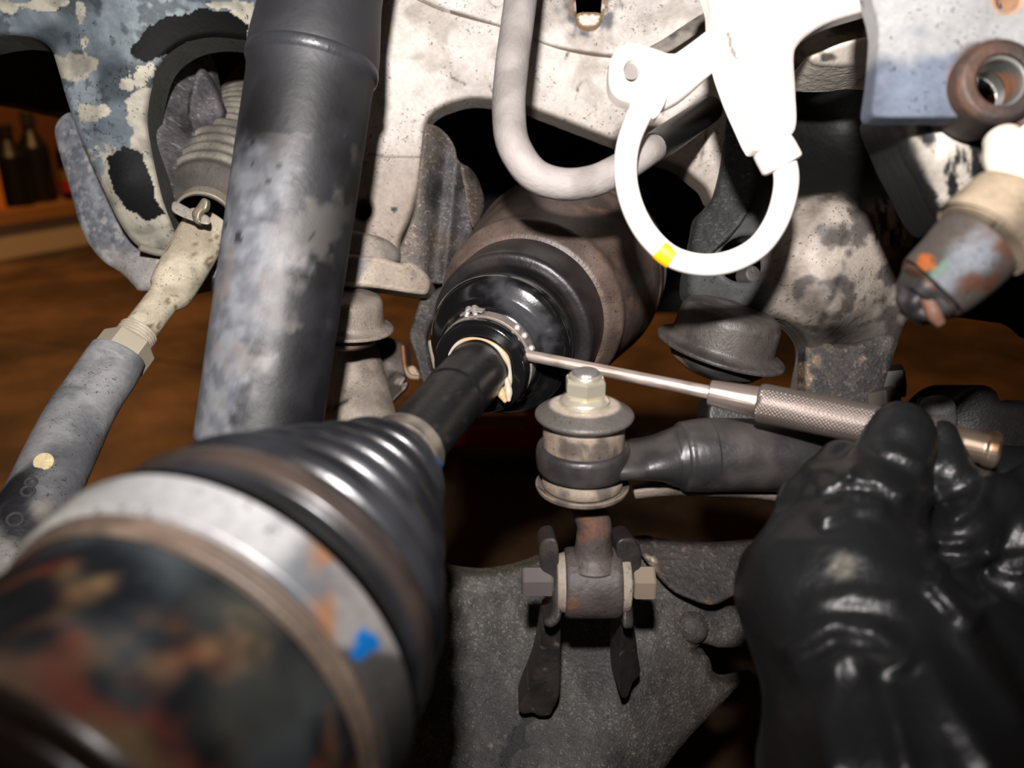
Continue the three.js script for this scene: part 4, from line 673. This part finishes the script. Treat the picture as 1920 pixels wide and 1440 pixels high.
// pieces seen past the shaft, lower left of the inner joint
{
  const t = thing('rear_suspension_arm', 'pale dusty cylindrical arm end behind the drive shaft', 'suspension arm', P(660, 740, .47));
  const dust = p => mix(C('#a39b90'), C('#777069'), sst(-.15, .25, fbm(p, 40, 4, 3)));
  part(t, 'arm', sweep([[640, 640, .485, 62], [655, 690, .475, 62], [672, 760, .462, 64], [695, 850, .45, 66]], { n: 40, seg: 48, cap: .3, col: (p, tt) => { const [x, y] = proj(p); let c = dust(p); if (lineD(x, y, [[610, 770], [640, 757], [682, 748]]) < 2.6) c = C('#1d1a18'); return c; } }), M.cast);
  const s = thing('arm_bracket', 'dark rust-edged bracket with bent tabs behind the shaft', 'bracket', P(740, 670, .5));
  const dk = p => mix(C('#57504b'), C('#37322f'), sst(-.2, .2, fbm(p, 50, 4, 3)));
  part(s, 'knuckle', relief({ out: [[700, 640], [715, 628], [745, 640], [760, 650], [764, 680], [770, 700], [757, 708], [740, 704], [728, 716], [718, 740], [704, 728], [700, 690]], d: [[700, 640, .49], [760, 650, .492], [730, 680, .482], [710, 735, .488]], th: .02, rd: 10, step: 2.5, col: dk }), M.cast);
  part(s, 'tab', relief({ out: [[728, 712], [742, 700], [760, 708], [752, 722], [764, 716], [760, 730], [745, 745], [728, 765], [718, 790], [708, 782], [712, 745]], d: [[728, 712, .478], [760, 715, .474], [715, 785, .47]], th: .008, rd: 5, step: 2.5, col: p => mix(dk(p), C('#8d857c'), sst(.05, .3, fbm(p, 90, 3, 7))) }), M.cast);
  part(s, 'rust_ring', sweep([[755, 648, .474, 4], [757, 670, .474, 4.5], [760, 690, .474, 4], [768, 705, .474, 5], [785, 708, .474, 5]], { n: 24, seg: 12, col: (p, tt) => mix(C('#7a4216'), C('#857361'), sst(.4, .6, tt)) }), M.cast);
  part(s, 'lip', relief({ out: [[764, 690], [776, 686], [788, 704], [788, 710], [776, 709], [766, 704]], d: .477, th: .006, rd: 4, step: 2, col: C('#9c8570') }), M.cast);
  part(s, 'strap', relief({ out: [[790, 560], [815, 545], [845, 530], [850, 560], [822, 590], [806, 612], [800, 640], [810, 690], [812, 716], [793, 718], [780, 670], [768, 630], [776, 600]], k: 4, d: [[790, 560, .47], [845, 530, .478], [805, 700, .462]], th: .008, rd: 6, step: 2.5, col: p => mix(C('#55524e'), C('#3a3837'), sst(-.2, .2, fbm(p, 60, 3, 3))) }), M.pebble);
  part(s, 'stub', sweep([[806, 640, .482, 10], [813, 665, .482, 12], [810, 690, .482, 8]], { n: 14, seg: 20, col: C('#8b8177') }), M.cast);
}
// bump stops
{
  const mk = (name, label, c, d, R, tilt, k) => {
    const ax = dirc(Math.sin(tilt), Math.cos(tilt) * .94, -.34), A = P(c[0], c[1], d), m = R * d / F;
    const t = thing('bump_stop', label, 'bump stop', A, undefined);
    const cc = p => mix(mix(k[0], k[1], sst(-.15, .2, fbm(p, 40, 3, 3))), k[2], sst(.1, .3, fbm(p, 70, 3, 8)) * .6);
    part(t, 'cup', lathe(A, ax, ease([[m * .66, .00002], [m * .66, m * .6], [m * .62, m * .74], [m * .5, m * .80], [m * .08, m * .83], [m * .02, m * .9], [m * .0, m * 1.04], [-m * .06, m * 1.05], [-m * .08, m * 1.03], [-m * .08, m * .6]], .0015), { seg: 96, ml: .003, col: cc }), M.castDark);
    part(t, 'rubber', lathe(A, ax, ease([[-m * .06, m * .8], [-m * .14, m * .82], [-m * .3, m * .74], [-m * .44, m * .5], [-m * .48, .00002]], .003), { seg: 80, ml: .003, mod: (s, a) => .0006 * Math.sin(a * 7 + 2) * Math.sin(s * 900), col: p => mix(C('#2c2a29'), C('#7d6a5a'), sst(-.05, .25, fbm(p, 45, 4, 5))) }), M.rubberDust);
    return t;
  };
  mk('bump_stop', 'dark dome-shaped bump stop right of the inner joint', [1352, 650], .425, 117, .24, [C('#55504e'), C('#3a3736'), C('#777471')]);
  mk('bump_stop', 'dusty bump stop right beside the shock absorber', [644, 608], .432, 90, .1, [C('#8d857d'), C('#6c6866'), C('#a79c90')]);
}
// ------------------------------------------------------------------ hoses and brackets, upper right
{
  const h = thing('brake_hose', 'thick grey rubber brake hose hanging in a U over the inner joint', 'hose', P(965, 200, .25));
  part(h, 'hose', sweep([[1010, -420, 0.380, 31], [992, -150, 0.365, 31], [982, -50, 0.358, 31], [972, 30, 0.352, 31], [959, 130, 0.344, 31.5], [954, 210, 0.336, 31.5], [966, 280, 0.325, 31.5], [1002, 328, 0.325, 31], [1052, 345, 0.326, 30], [1110, 340, 0.328, 29.5], [1165, 315, 0.332, 29], [1210, 287, .338, 28], [1245, 264, .366, 27]], { n: 150, seg: 40, cap: .2, col: (p, t) => mix(C('#8b8682'), C('#75706c'), sst(-.2, .3, fbm(p, 60, 3, 3))) }), M.hose);
  part(h, 'shaded_hose_end', sweep([[1222, 280, .343, 29], [1252, 260, .372, 29], [1330, 206, .428, 25]], { n: 16, seg: 32, cap: .1, col: C('#161616') }), M.satin);  // the hose running on, coloured near black for the bracket arm shadow

  const w = thing('sensor_cable', 'white loop of sensor cable with a yellow band', 'cable', P(1320, 500, .28));
  part(w, 'cable', sweep([[1212, 190, 0.319, 25], [1196, 222, 0.317, 23], [1180, 262, 0.315, 22], [1173, 305, 0.313, 21.5], [1176, 352, 0.312, 21], [1193, 405, 0.311, 21], [1222, 450, 0.311, 21], [1262, 483, 0.311, 21], [1318, 497, 0.311, 21], [1372, 490, 0.311, 21.5], [1420, 464, 0.312, 22], [1452, 422, 0.313, 22.5], [1470, 372, 0.315, 23], [1474, 328, 0.317, 23.5], [1464, 288, 0.319, 24]], { n: 170, seg: 36, cap: .1, col: C('#e8e2dc') }), M.white);
  part(w, 'yellow_band', sweep([[1236, 466, 0.311, 21.6], [1248, 476, 0.311, 21.8], [1261, 485, 0.311, 21.6]], { n: 12, seg: 36, cap: 0, col: C('#f2b40c') }), M.white, undefined, 'yellow marking band');

  const k = thing('cable_bracket', 'bright white cable bracket with connector body and eyelet tab', 'bracket', P(1430, 120, .29));
  const wh = C('#ece5dc');
  part(k, 'connector_body', relief({ out: [[1338, -90], [1330, 20], [1340, 110], [1362, 180], [1388, 240], [1404, 274], [1416, 284], [1450, 270], [1490, 244], [1491, 170], [1488, 108], [1496, 84], [1520, 62], [1562, 40], [1640, 16], [1700, -10], [1720, -90]], k: 5, d: [[1340, 0, 0.322], [1400, 0, 0.306], [1480, 20, 0.306], [1620, 0, 0.320], [1430, 150, 0.306], [1350, 120, 0.320], [1488, 150, 0.314], [1440, 260, 0.310]], th: .007, rd: 16, rdd: .003, step: 4, col: (p, x, y) => lineD(x, y, [[1366, 62], [1372, 92], [1380, 110]]) < 4 ? C('#8a7f74') : wh }), M.white);
  part(k, 'collar', sweep([[1440, 262, 0.320, 36], [1452, 282, 0.319, 40], [1466, 308, 0.318, 40], [1468, 312, 0.318, 36]], { n: 10, seg: 40, lin: true, cap: .05, col: wh }), M.white);
  part(k, 'arm', sweep([[1206, 190, 0.326, 34], [1250, 160, 0.328, 40], [1300, 122, 0.330, 36], [1350, 82, 0.332, 34]], { n: 30, seg: 36, col: wh }), M.white);
  part(k, 'eyelet_tab', relief({ out: [[1142, 134], [1148, 106], [1166, 87], [1192, 82], [1222, 90], [1250, 100], [1275, 106], [1262, 150], [1248, 190], [1228, 222], [1206, 214], [1190, 196], [1160, 186], [1144, 166]], holes: [ell(1184, 133, 15, 21)], d: [[1142, 134, 0.314], [1230, 90, 0.318], [1228, 215, 0.316], [1250, 150, 0.318]], th: .008, rd: 10, step: 3, col: wh }), M.white);
  part(k, 'eyelet_plug', lathe(P(1184, 133, .3215), FWD.clone().negate(), ease([[-.003, .00002], [-.003, .0038], [.001, .0038], [.001, .00002]], .0005), { seg: 32, col: C('#6a6561') }), M.white);
}
{
  const t = thing('caliper_bracket', 'blue-grey painted steel bracket with a rusty threaded boss, top right', 'bracket', P(1780, 100, .21));
  const c0 = (p, x, y, s) => { let c = mix(C('#566070'), C('#444c5a'), sst(-.2, .2, fbm(p, 40, 3, 3))); c = mix(c, C('#85888a'), sst(.45, .7, .5 + .9 * fbm(p, 34, 4, 9) + sst(230, 60, y) * .25)); const n = 14 * fbm(p, 90, 3, 4); const r = Math.hypot(x - 1862, y - 160) + n; c = mix(c, mix(C('#3c332e'), C('#6b4a36'), sst(-.1, .2, fbm(p, 80, 3, 3))), sst(98, 78, r)); const q = Math.hypot(x - 1888, y + 2) + n; c = mix(c, C('#a5836a'), sst(34, 24, q)); return c; };
  part(t, 'plate', relief({ out: [[1650, -90], [1646, 60], [1640, 140], [1632, 200], [1634, 216], [1650, 221], [1720, 222], [1800, 222], [1990, 225], [2020, 60], [2010, -90]], holes: [ell(1888, 2, 21, 19), ell(1864, 158, 46, 46)], d: [[1650, -60, .262], [1650, 200, .262], [1990, 0, .25], [1990, 220, .25], [1800, 100, .256]], th: .007, rd: 7, step: 4, tile: .08, col: c0 }), M.paint);
  const n = dirc(-.05, 0, -1), A = P(1864, 160, .254);
  part(t, 'threaded_boss', lathe(A, n, ease([[-.014, .0078], [-.014, .0132], [.003, .0132], [.005, .0115], [.005, .0078], [-.014, .0078]], .0008), { seg: 80, col: p => mix(C('#2e2723'), C('#4a352a'), sst(-.1, .25, fbm(p, 90, 3, 4))) }), M.cast);
  const th = []; for (let i = 0; i < 9; i++) th.push([-.012 + i * .0018, .0068], [-.0112 + i * .0018, .0078]);
  part(t, 'thread', lathe(A, n, th, { seg: 48, ml: .01, col: C('#b7b9b4') }), M.steel);

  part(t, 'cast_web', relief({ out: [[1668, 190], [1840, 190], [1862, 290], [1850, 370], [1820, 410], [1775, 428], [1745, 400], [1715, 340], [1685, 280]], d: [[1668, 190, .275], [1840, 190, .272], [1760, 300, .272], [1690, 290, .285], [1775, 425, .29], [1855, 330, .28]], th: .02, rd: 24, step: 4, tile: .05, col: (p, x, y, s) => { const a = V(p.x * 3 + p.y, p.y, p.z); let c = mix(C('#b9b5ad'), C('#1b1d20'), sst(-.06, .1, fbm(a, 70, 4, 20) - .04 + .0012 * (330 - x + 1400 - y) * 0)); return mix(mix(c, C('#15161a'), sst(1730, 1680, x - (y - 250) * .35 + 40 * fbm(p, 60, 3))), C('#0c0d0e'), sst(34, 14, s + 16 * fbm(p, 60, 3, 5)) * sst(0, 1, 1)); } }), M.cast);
  const f = thing('brake_fitting', 'cream elbow fitting with a rusty peeling metal sleeve, right edge', 'fitting', P(1850, 400, .2));
  const cr = C('#d3cab8');
  part(f, 'elbow', sweep([[1880, 262, 0.244, 34], [1892, 290, 0.240, 44], [1905, 330, 0.237, 48], [1895, 380, 0.235, 62], [1868, 418, 0.235, 84]], { n: 50, seg: 48, cap: .3, col: p => mix(cr, C('#b5a88f'), sst(0, .3, fbm(p, 40, 3, 3))) }), M.white);
  part(f, 'collar', sweep([[1900, 362, 0.236, 72], [1862, 424, 0.236, 96], [1846, 446, 0.236, 96], [1842, 450, 0.236, 88]], { n: 20, seg: 56, cap: .05, lin: true, col: p => mix(C('#8f8371'), C('#5d5348'), sst(-.1, .3, fbm(p, 50, 3, 3))) }), M.paint);
  part(f, 'elbow_back', sweep([[1925, 240, 0.242, 18], [1960, 300, 0.239, 60], [1965, 380, 0.239, 80]], { n: 16, seg: 36, col: cr }), M.white);
  part(f, 'sleeve', sweep([[1856, 432, 0.239, 84], [1800, 494, 0.243, 80], [1748, 540, 0.247, 72], [1738, 548, 0.247, 60]], { n: 50, seg: 64, cap: .1, col: p => { const [x, y] = proj(p); let c = mix(C('#3f3b38'), C('#646a72'), sst(40, 8, lineD(x, y, [[1850, 450], [1770, 530]]) + 40 * fbm(p, 60, 3, 3))); const g = sst(.0, .2, fbm(p, 70, 4, 8)); c = mix(c, C('#4a2a1a'), g * .8); if (Math.hypot(x - 1738, y - 492) < 16 + 12 * fbm(p, 80, 2)) c = mix(c, C('#94501f'), .8); if (lineD(x, y, [[1728, 538], [1772, 494]]) < 9) c = mix(c, C('#5b7a68'), .6); return c; } }), M.paint);
  part(f, 'tip', sweep([[1752, 542, 0.248, 58], [1728, 566, 0.250, 50], [1712, 582, 0.250, 34]], { n: 12, seg: 40, cap: .4, mod: (tt, a) => .0012 * Math.sin(a * 5), col: p => mix(C('#1f1e1e'), C('#6b4a3a'), sst(0, .25, fbm(p, 70, 3, 3))) }), M.cast);
  part(f, 'tip_stud', sweep([[1740, 560, 0.244, 14], [1752, 590, 0.244, 15], [1762, 606, 0.244, 10]], { n: 10, seg: 20, cap: .6, col: C('#5f4336') }), M.cast);
}
// pieces behind the hand
{
  const t = thing('rear_mount', 'dark rounded casting with a grey stud head behind the gloved hand', 'mount', P(1840, 800, .42));
  part(t, 'casting', relief({ out: [[1760, 850], [1768, 770], [1790, 740], [1820, 724], [1848, 723], [1868, 735], [1878, 752], [1930, 762], [2000, 770], [2000, 980], [1760, 980]], d: [[1770, 800, .42], [1840, 740, .415], [1980, 800, .42], [1860, 900, .41]], th: .04, rd: 16, step: 4, col: (p) => mix(C('#1f1e1e'), C('#5b3424'), sst(.2, .38, fbm(p, 40, 3, 7))) }), M.castDark);
  part(t, 'stud', sweep([[1760, 850, .40, 34], [1758, 790, .39, 33], [1757, 762, .386, 31]], { n: 14, seg: 36, cap: .5, col: p => mix(C('#5a5b5d'), C('#444446'), sst(-.2, .2, fbm(p, 60, 3, 3))) }), M.rubberDust);
  part(t, 'stud_washer', sweep([[1740, 752, .398, 18], [1736, 775, .398, 20]], { n: 6, seg: 24, cap: .4, col: C('#2a2a2b') }), M.rubberDust);
  const b = thing('bar_bracket', 'black bar bracket in shadow under the knurled tool', 'bracket', P(1400, 780, .40));
  part(b, 'body', relief({ out: [[1326, 760], [1345, 748], [1420, 760], [1520, 790], [1640, 790], [1640, 880], [1400, 880], [1330, 800]], d: [[1326, 758, .405], [1640, 790, .40], [1450, 850, .40]], th: .02, rd: 12, step: 4, col: C('#1b1a1a') }), M.castDark);
  const s = thing('cross_bar', 'thin dusty steel bar below the sway bar', 'bar', P(1330, 912, .38));
  part(s, 'bar', sweep([[1190, 922, .345, 14], [1270, 908, .343, 22], [1350, 908, .343, 24], [1440, 920, .345, 18], [1540, 940, .348, 16]], { n: 40, seg: 32, col: p => mix(C('#6d635a'), C('#4b4540'), sst(-.1, .3, fbm(p, 60, 3, 3))) }), M.cast);
}
// ------------------------------------------------------------------ hand tool
{
  const a = P(978, 664, .351), b = P(1872, 846, .29), u = b.clone().sub(a).normalize(), L = a.distanceTo(b);
  const sAt = px => { let lo = 0, hi = L; for (let i = 0; i < 40; i++) { const m = (lo + hi) / 2; proj(a.clone().addScaledVector(u, m))[0] < px ? lo = m : hi = m; } return lo; };
  const tl = thing('knurled_punch', 'steel hand punch with knurled grip pointing at the boot clamp', 'hand tool', a.clone().lerp(b, .5));
  const s1 = sAt(1330), s2 = sAt(1420), s3 = sAt(1775), s4 = sAt(1800), s5 = sAt(1842);
  const st = p => mix(C('#a3968d'), C('#7b6f67'), sst(-.1, .3, fbm(p, 60, 3, 3)));
  part(tl, 'rod', lathe(a, u, ease([[0, .00002], [0, .0016], [.0012, .0024], [s1 + .004, .0027], [s1 + .004, .00002]], .0003), { seg: 48, col: p => mix(C('#cfc0b5'), C('#a39489'), sst(-.1, .3, fbm(p, 80, 3, 3))) }), M.steel);
  part(tl, 'collar', lathe(a, u, ease([[s1, .00002], [s1, .0050], [s2, .0061], [s2, .00002]], .0006), { seg: 56, col: st }), M.steel);
  part(tl, 'knurled_grip', lathe(a, u, ease([[s2, .00002], [s2, .0069], [s2 + .0015, .0076], [s3 - .001, .0076], [s3, .0069], [s3, .00002]], .0006), { seg: 320, ml: .0002, col: p => C('#80766f'), mod: (q, t) => -.00027 * Math.pow(Math.max(Math.cos(30 * t + q * 3950), Math.cos(30 * t - q * 3950), 0), 2) }), M.steel);
  part(tl, 'tail', lathe(a, u, ease([[s3, .00002], [s3, .0064], [s4, .0059], [s5, .0059], [s5 + .001, .0067], [L - .001, .0069], [L, .006], [L, .00002]], .0006), { seg: 56, col: p => mix(C('#8c7d6c'), C('#5f4632'), sst(0, .3, fbm(p, 90, 3, 3))) }), M.steel);
}
// ------------------------------------------------------------------ gloved hand
{
  const cc = (px, py, d, rp) => { d *= 1.29; const w = [(px - 960) / F * d, (720 - py) / F * d, -d]; return { w, r: rp * d / F }; };
  const chains = [ // [px, py, depth, radius px]
    { k: .010, g: 0, p: [[1760, 1900, .15, 330], [1700, 1500, .176, 268], [1650, 1300, .19, 205], [1575, 1130, .203, 172]] },
    { k: .009, g: 0, p: [[1575, 1110, .203, 172], [1615, 985, .212, 104], [1665, 888, .217, 72], [1688, 822, .219, 57], [1693, 803, .220, 47]] },
    { k: .008, g: 0, p: [[1660, 1290, .2, 190], [1790, 1260, .21, 165], [1880, 1190, .222, 125], [1990, 1100, .235, 130]] },
    { k: .004, g: 1, p: [[1470, 1020, .218, 45], [1518, 938, .223, 48], [1578, 868, .230, 44]] },
    { k: .003, g: 2, p: [[1960, 905, .262, 74], [1880, 900, .262, 60], [1760, 862, .262, 54], [1650, 850, .26, 50], [1560, 890, .25, 44]] },
    { k: .003, g: 3, p: [[2040, 900, .25, 60], [1940, 925, .228, 50], [1862, 945, .219, 50], [1806, 1000, .213, 53], [1776, 1080, .211, 46], [1812, 1150, .214, 42]] },
    { k: .003, g: 4, p: [[2080, 920, .25, 70], [1990, 960, .224, 52], [1920, 1015, .215, 53], [1892, 1100, .212, 48], [1915, 1170, .215, 42]] },
    { k: .003, g: 5, p: [[2160, 980, .25, 70], [2060, 1040, .236, 60], [1990, 1100, .23, 58], [1970, 1170, .226, 50]] },
    { k: .004, g: 1, p: [[1800, 990, .238, 54], [1776, 890, .224, 42], [1766, 815, .228, 30]] },  // extra finger shape, added to darken the grip where the thumb shades it
    { k: .006, g: 0, p: [[1990, 1100, .245, 120], [2080, 950, .262, 110]] },
  ].map(c => ({ ...c, p: c.p.map(q => cc(...q)) }));
  const field = (x, y, z) => {
    let m = 1e9;
    for (const c of chains) {
      let d = 1e9;
      for (let i = 1; i < c.p.length; i++) {
        const A = c.p[i - 1], B = c.p[i], dx = B.w[0] - A.w[0], dy = B.w[1] - A.w[1], dz = B.w[2] - A.w[2];
        let t = ((x - A.w[0]) * dx + (y - A.w[1]) * dy + (z - A.w[2]) * dz) / (dx * dx + dy * dy + dz * dz); t = t < 0 ? 0 : t > 1 ? 1 : t;
        const e = Math.hypot(x - A.w[0] - dx * t, y - A.w[1] - dy * t, z - A.w[2] - dz * t) - (A.r + (B.r - A.r) * t);
        const k = .005, h = Math.max(k - Math.abs(d - e), 0) / k; d = Math.min(d, e) - h * h * k * .25;
      }
      const k = c.k * 1.29, h = Math.max(k - Math.abs(m - d), 0) / k; m = Math.min(m, d) - h * h * k * .25;
    }
    return m;
  };
  const S = .00135, lo = [.058, -.170, -.368], n = [146, 136, 180], N = n[0] * n[1] * n[2], fv = new Float32Array(N), id = (i, j, k) => (k * n[1] + j) * n[0] + i;
  const tmp = V(0, 0, 0);
  const creases = [ // ridges of slack film: [line, half width, height]
    [[[1520, 878], [1552, 872], [1590, 884]], 15, .0032], [[[1610, 868], [1660, 888], [1715, 915], [1740, 935]], 18, .0029], [[[1535, 912], [1590, 896], [1640, 902], [1690, 930]], 18, .0034], [[[1545, 968], [1600, 946], [1650, 952]], 18, .0032], [[[1650, 840], [1690, 852], [1730, 875]], 14, .0021],
    [[[1480, 1220], [1560, 1170], [1640, 1185], [1700, 1230]], 22, .0032], [[[1500, 1260], [1590, 1225], [1680, 1250]], 21, .0025], [[[1530, 1130], [1600, 1118], [1680, 1130]], 21, .0017],
    [[[1560, 1440], [1540, 1340], [1570, 1260]], 26, .0020], [[[1700, 1440], [1670, 1330], [1650, 1270]], 26, .0020], [[[1860, 1440], [1780, 1310], [1730, 1220]], 27, .0020], [[[1920, 1340], [1850, 1250], [1790, 1170]], 22, .0016],
    [[[1735, 1010], [1770, 1020], [1810, 1018]], 12, .0023], [[[1750, 1055], [1785, 1062], [1820, 1056]], 12, .0023], [[[1765, 1085], [1800, 1120], [1835, 1155]], 14, .0032], [[[1750, 1098], [1785, 1135], [1822, 1172]], 14, .0032], [[[1850, 900], [1838, 940], [1790, 975]], 15, .0029], [[[1856, 1042], [1890, 1050], [1925, 1045]], 12, .0023], [[[1870, 1068], [1900, 1074], [1930, 1070]], 12, .0021],
  ];
  for (let k = 0; k < n[2]; k++) for (let j = 0; j < n[1]; j++) for (let i = 0; i < n[0]; i++) {
    const x = lo[0] + i * S, y = lo[1] + j * S, z = lo[2] + k * S; let f = field(x, y, z);
    if (Math.abs(f) < .008) {
      tmp.set(x, y, z);
      // glove film: soft unevenness and the folds listed above
      f += .0011 * IN.noise(x * 42, y * 42, z * 42) + .0005 * IN.noise(x * 95 + 9, y * 95, z * 95);
      if (z > -.318) { const px = 960 - F * x / z, py = 720 + F * y / z; for (const [L, w, h] of creases) { const dd = lineD(px, py, L); if (dd < w * 3) f -= h * Math.exp(-dd * dd / (w * w)); } }
    }
    fv[id(i, j, k)] = f;
  }
  // surface nets
  const vid = new Int32Array(N).fill(-1), pos = [], idx = [];
  for (let k = 0; k < n[2] - 1; k++) for (let j = 0; j < n[1] - 1; j++) for (let i = 0; i < n[0] - 1; i++) {
    let c = 0, sx = 0, sy = 0, sz = 0, mask = 0;
    const v = []; for (let q = 0; q < 8; q++) { v[q] = fv[id(i + (q & 1), j + (q >> 1 & 1), k + (q >> 2))]; if (v[q] < 0) mask |= 1 << q; }
    if (!mask || mask === 255) continue;
    for (let q = 0; q < 8; q++) for (const e of [1, 2, 4]) if (!(q & e)) { const r = q | e; if ((v[q] < 0) !== (v[r] < 0)) { const t = v[q] / (v[q] - v[r]); sx += (q & 1) + (e === 1 ? t : 0); sy += (q >> 1 & 1) + (e === 2 ? t : 0); sz += (q >> 2) + (e === 4 ? t : 0); c++; } }
    vid[id(i, j, k)] = pos.length / 3; const w = cam3(lo[0] + (i + sx / c) * S, lo[1] + (j + sy / c) * S, -(lo[2] + (k + sz / c) * S)); pos.push(w.x, w.y, w.z);
  }
  const quad = (a, b, c, d, f) => { if (a < 0 || b < 0 || c < 0 || d < 0) return; f ? idx.push(a, b, c, a, c, d) : idx.push(a, c, b, a, d, c); };
  for (let k = 1; k < n[2] - 1; k++) for (let j = 1; j < n[1] - 1; j++) for (let i = 1; i < n[0] - 1; i++) {
    const a = fv[id(i, j, k)] < 0;
    if (a !== fv[id(i + 1, j, k)] < 0) quad(vid[id(i, j - 1, k - 1)], vid[id(i, j, k - 1)], vid[id(i, j, k)], vid[id(i, j - 1, k)], a);
    if (a !== fv[id(i, j + 1, k)] < 0) quad(vid[id(i - 1, j, k - 1)], vid[id(i - 1, j, k)], vid[id(i, j, k)], vid[id(i, j, k - 1)], a);
    if (a !== fv[id(i, j, k + 1)] < 0) quad(vid[id(i - 1, j - 1, k)], vid[id(i, j - 1, k)], vid[id(i, j, k)], vid[id(i - 1, j, k)], a);
  }
  const g = new THREE.BufferGeometry(); g.setAttribute('position', new THREE.Float32BufferAttribute(pos, 3)); g.setIndex(idx); orient(g);
  const uv = new Float32Array(pos.length / 3 * 2), col = new Float32Array(pos.length); const base = C('#151617'), sm = C('#5f5c4d');
  for (let i = 0; i < pos.length / 3; i++) {
    const p = V(pos[i * 3], pos[i * 3 + 1], pos[i * 3 + 2]); uv[i * 2] = (p.x + p.z * .4) / .05; uv[i * 2 + 1] = (p.y - p.z * .4) / .05;
    const [x, y] = proj(p); const c = mix(base, sm, sst(30, 12, Math.hypot((x - 1580) * .9, y - 1062) + 14 * fbm(p, 90, 2)) * .5); col.set(c, i * 3);
  }
  g.setAttribute('uv', new THREE.BufferAttribute(uv, 2)); g.setAttribute('color', new THREE.BufferAttribute(col, 3));
  const h = thing('person', 'hand in a wrinkled black glove gripping the knurled punch', 'person', P(1620, 1150, .2));
  part(h, 'glove', g, M.glove);
}
renderer.render(scene, camera);
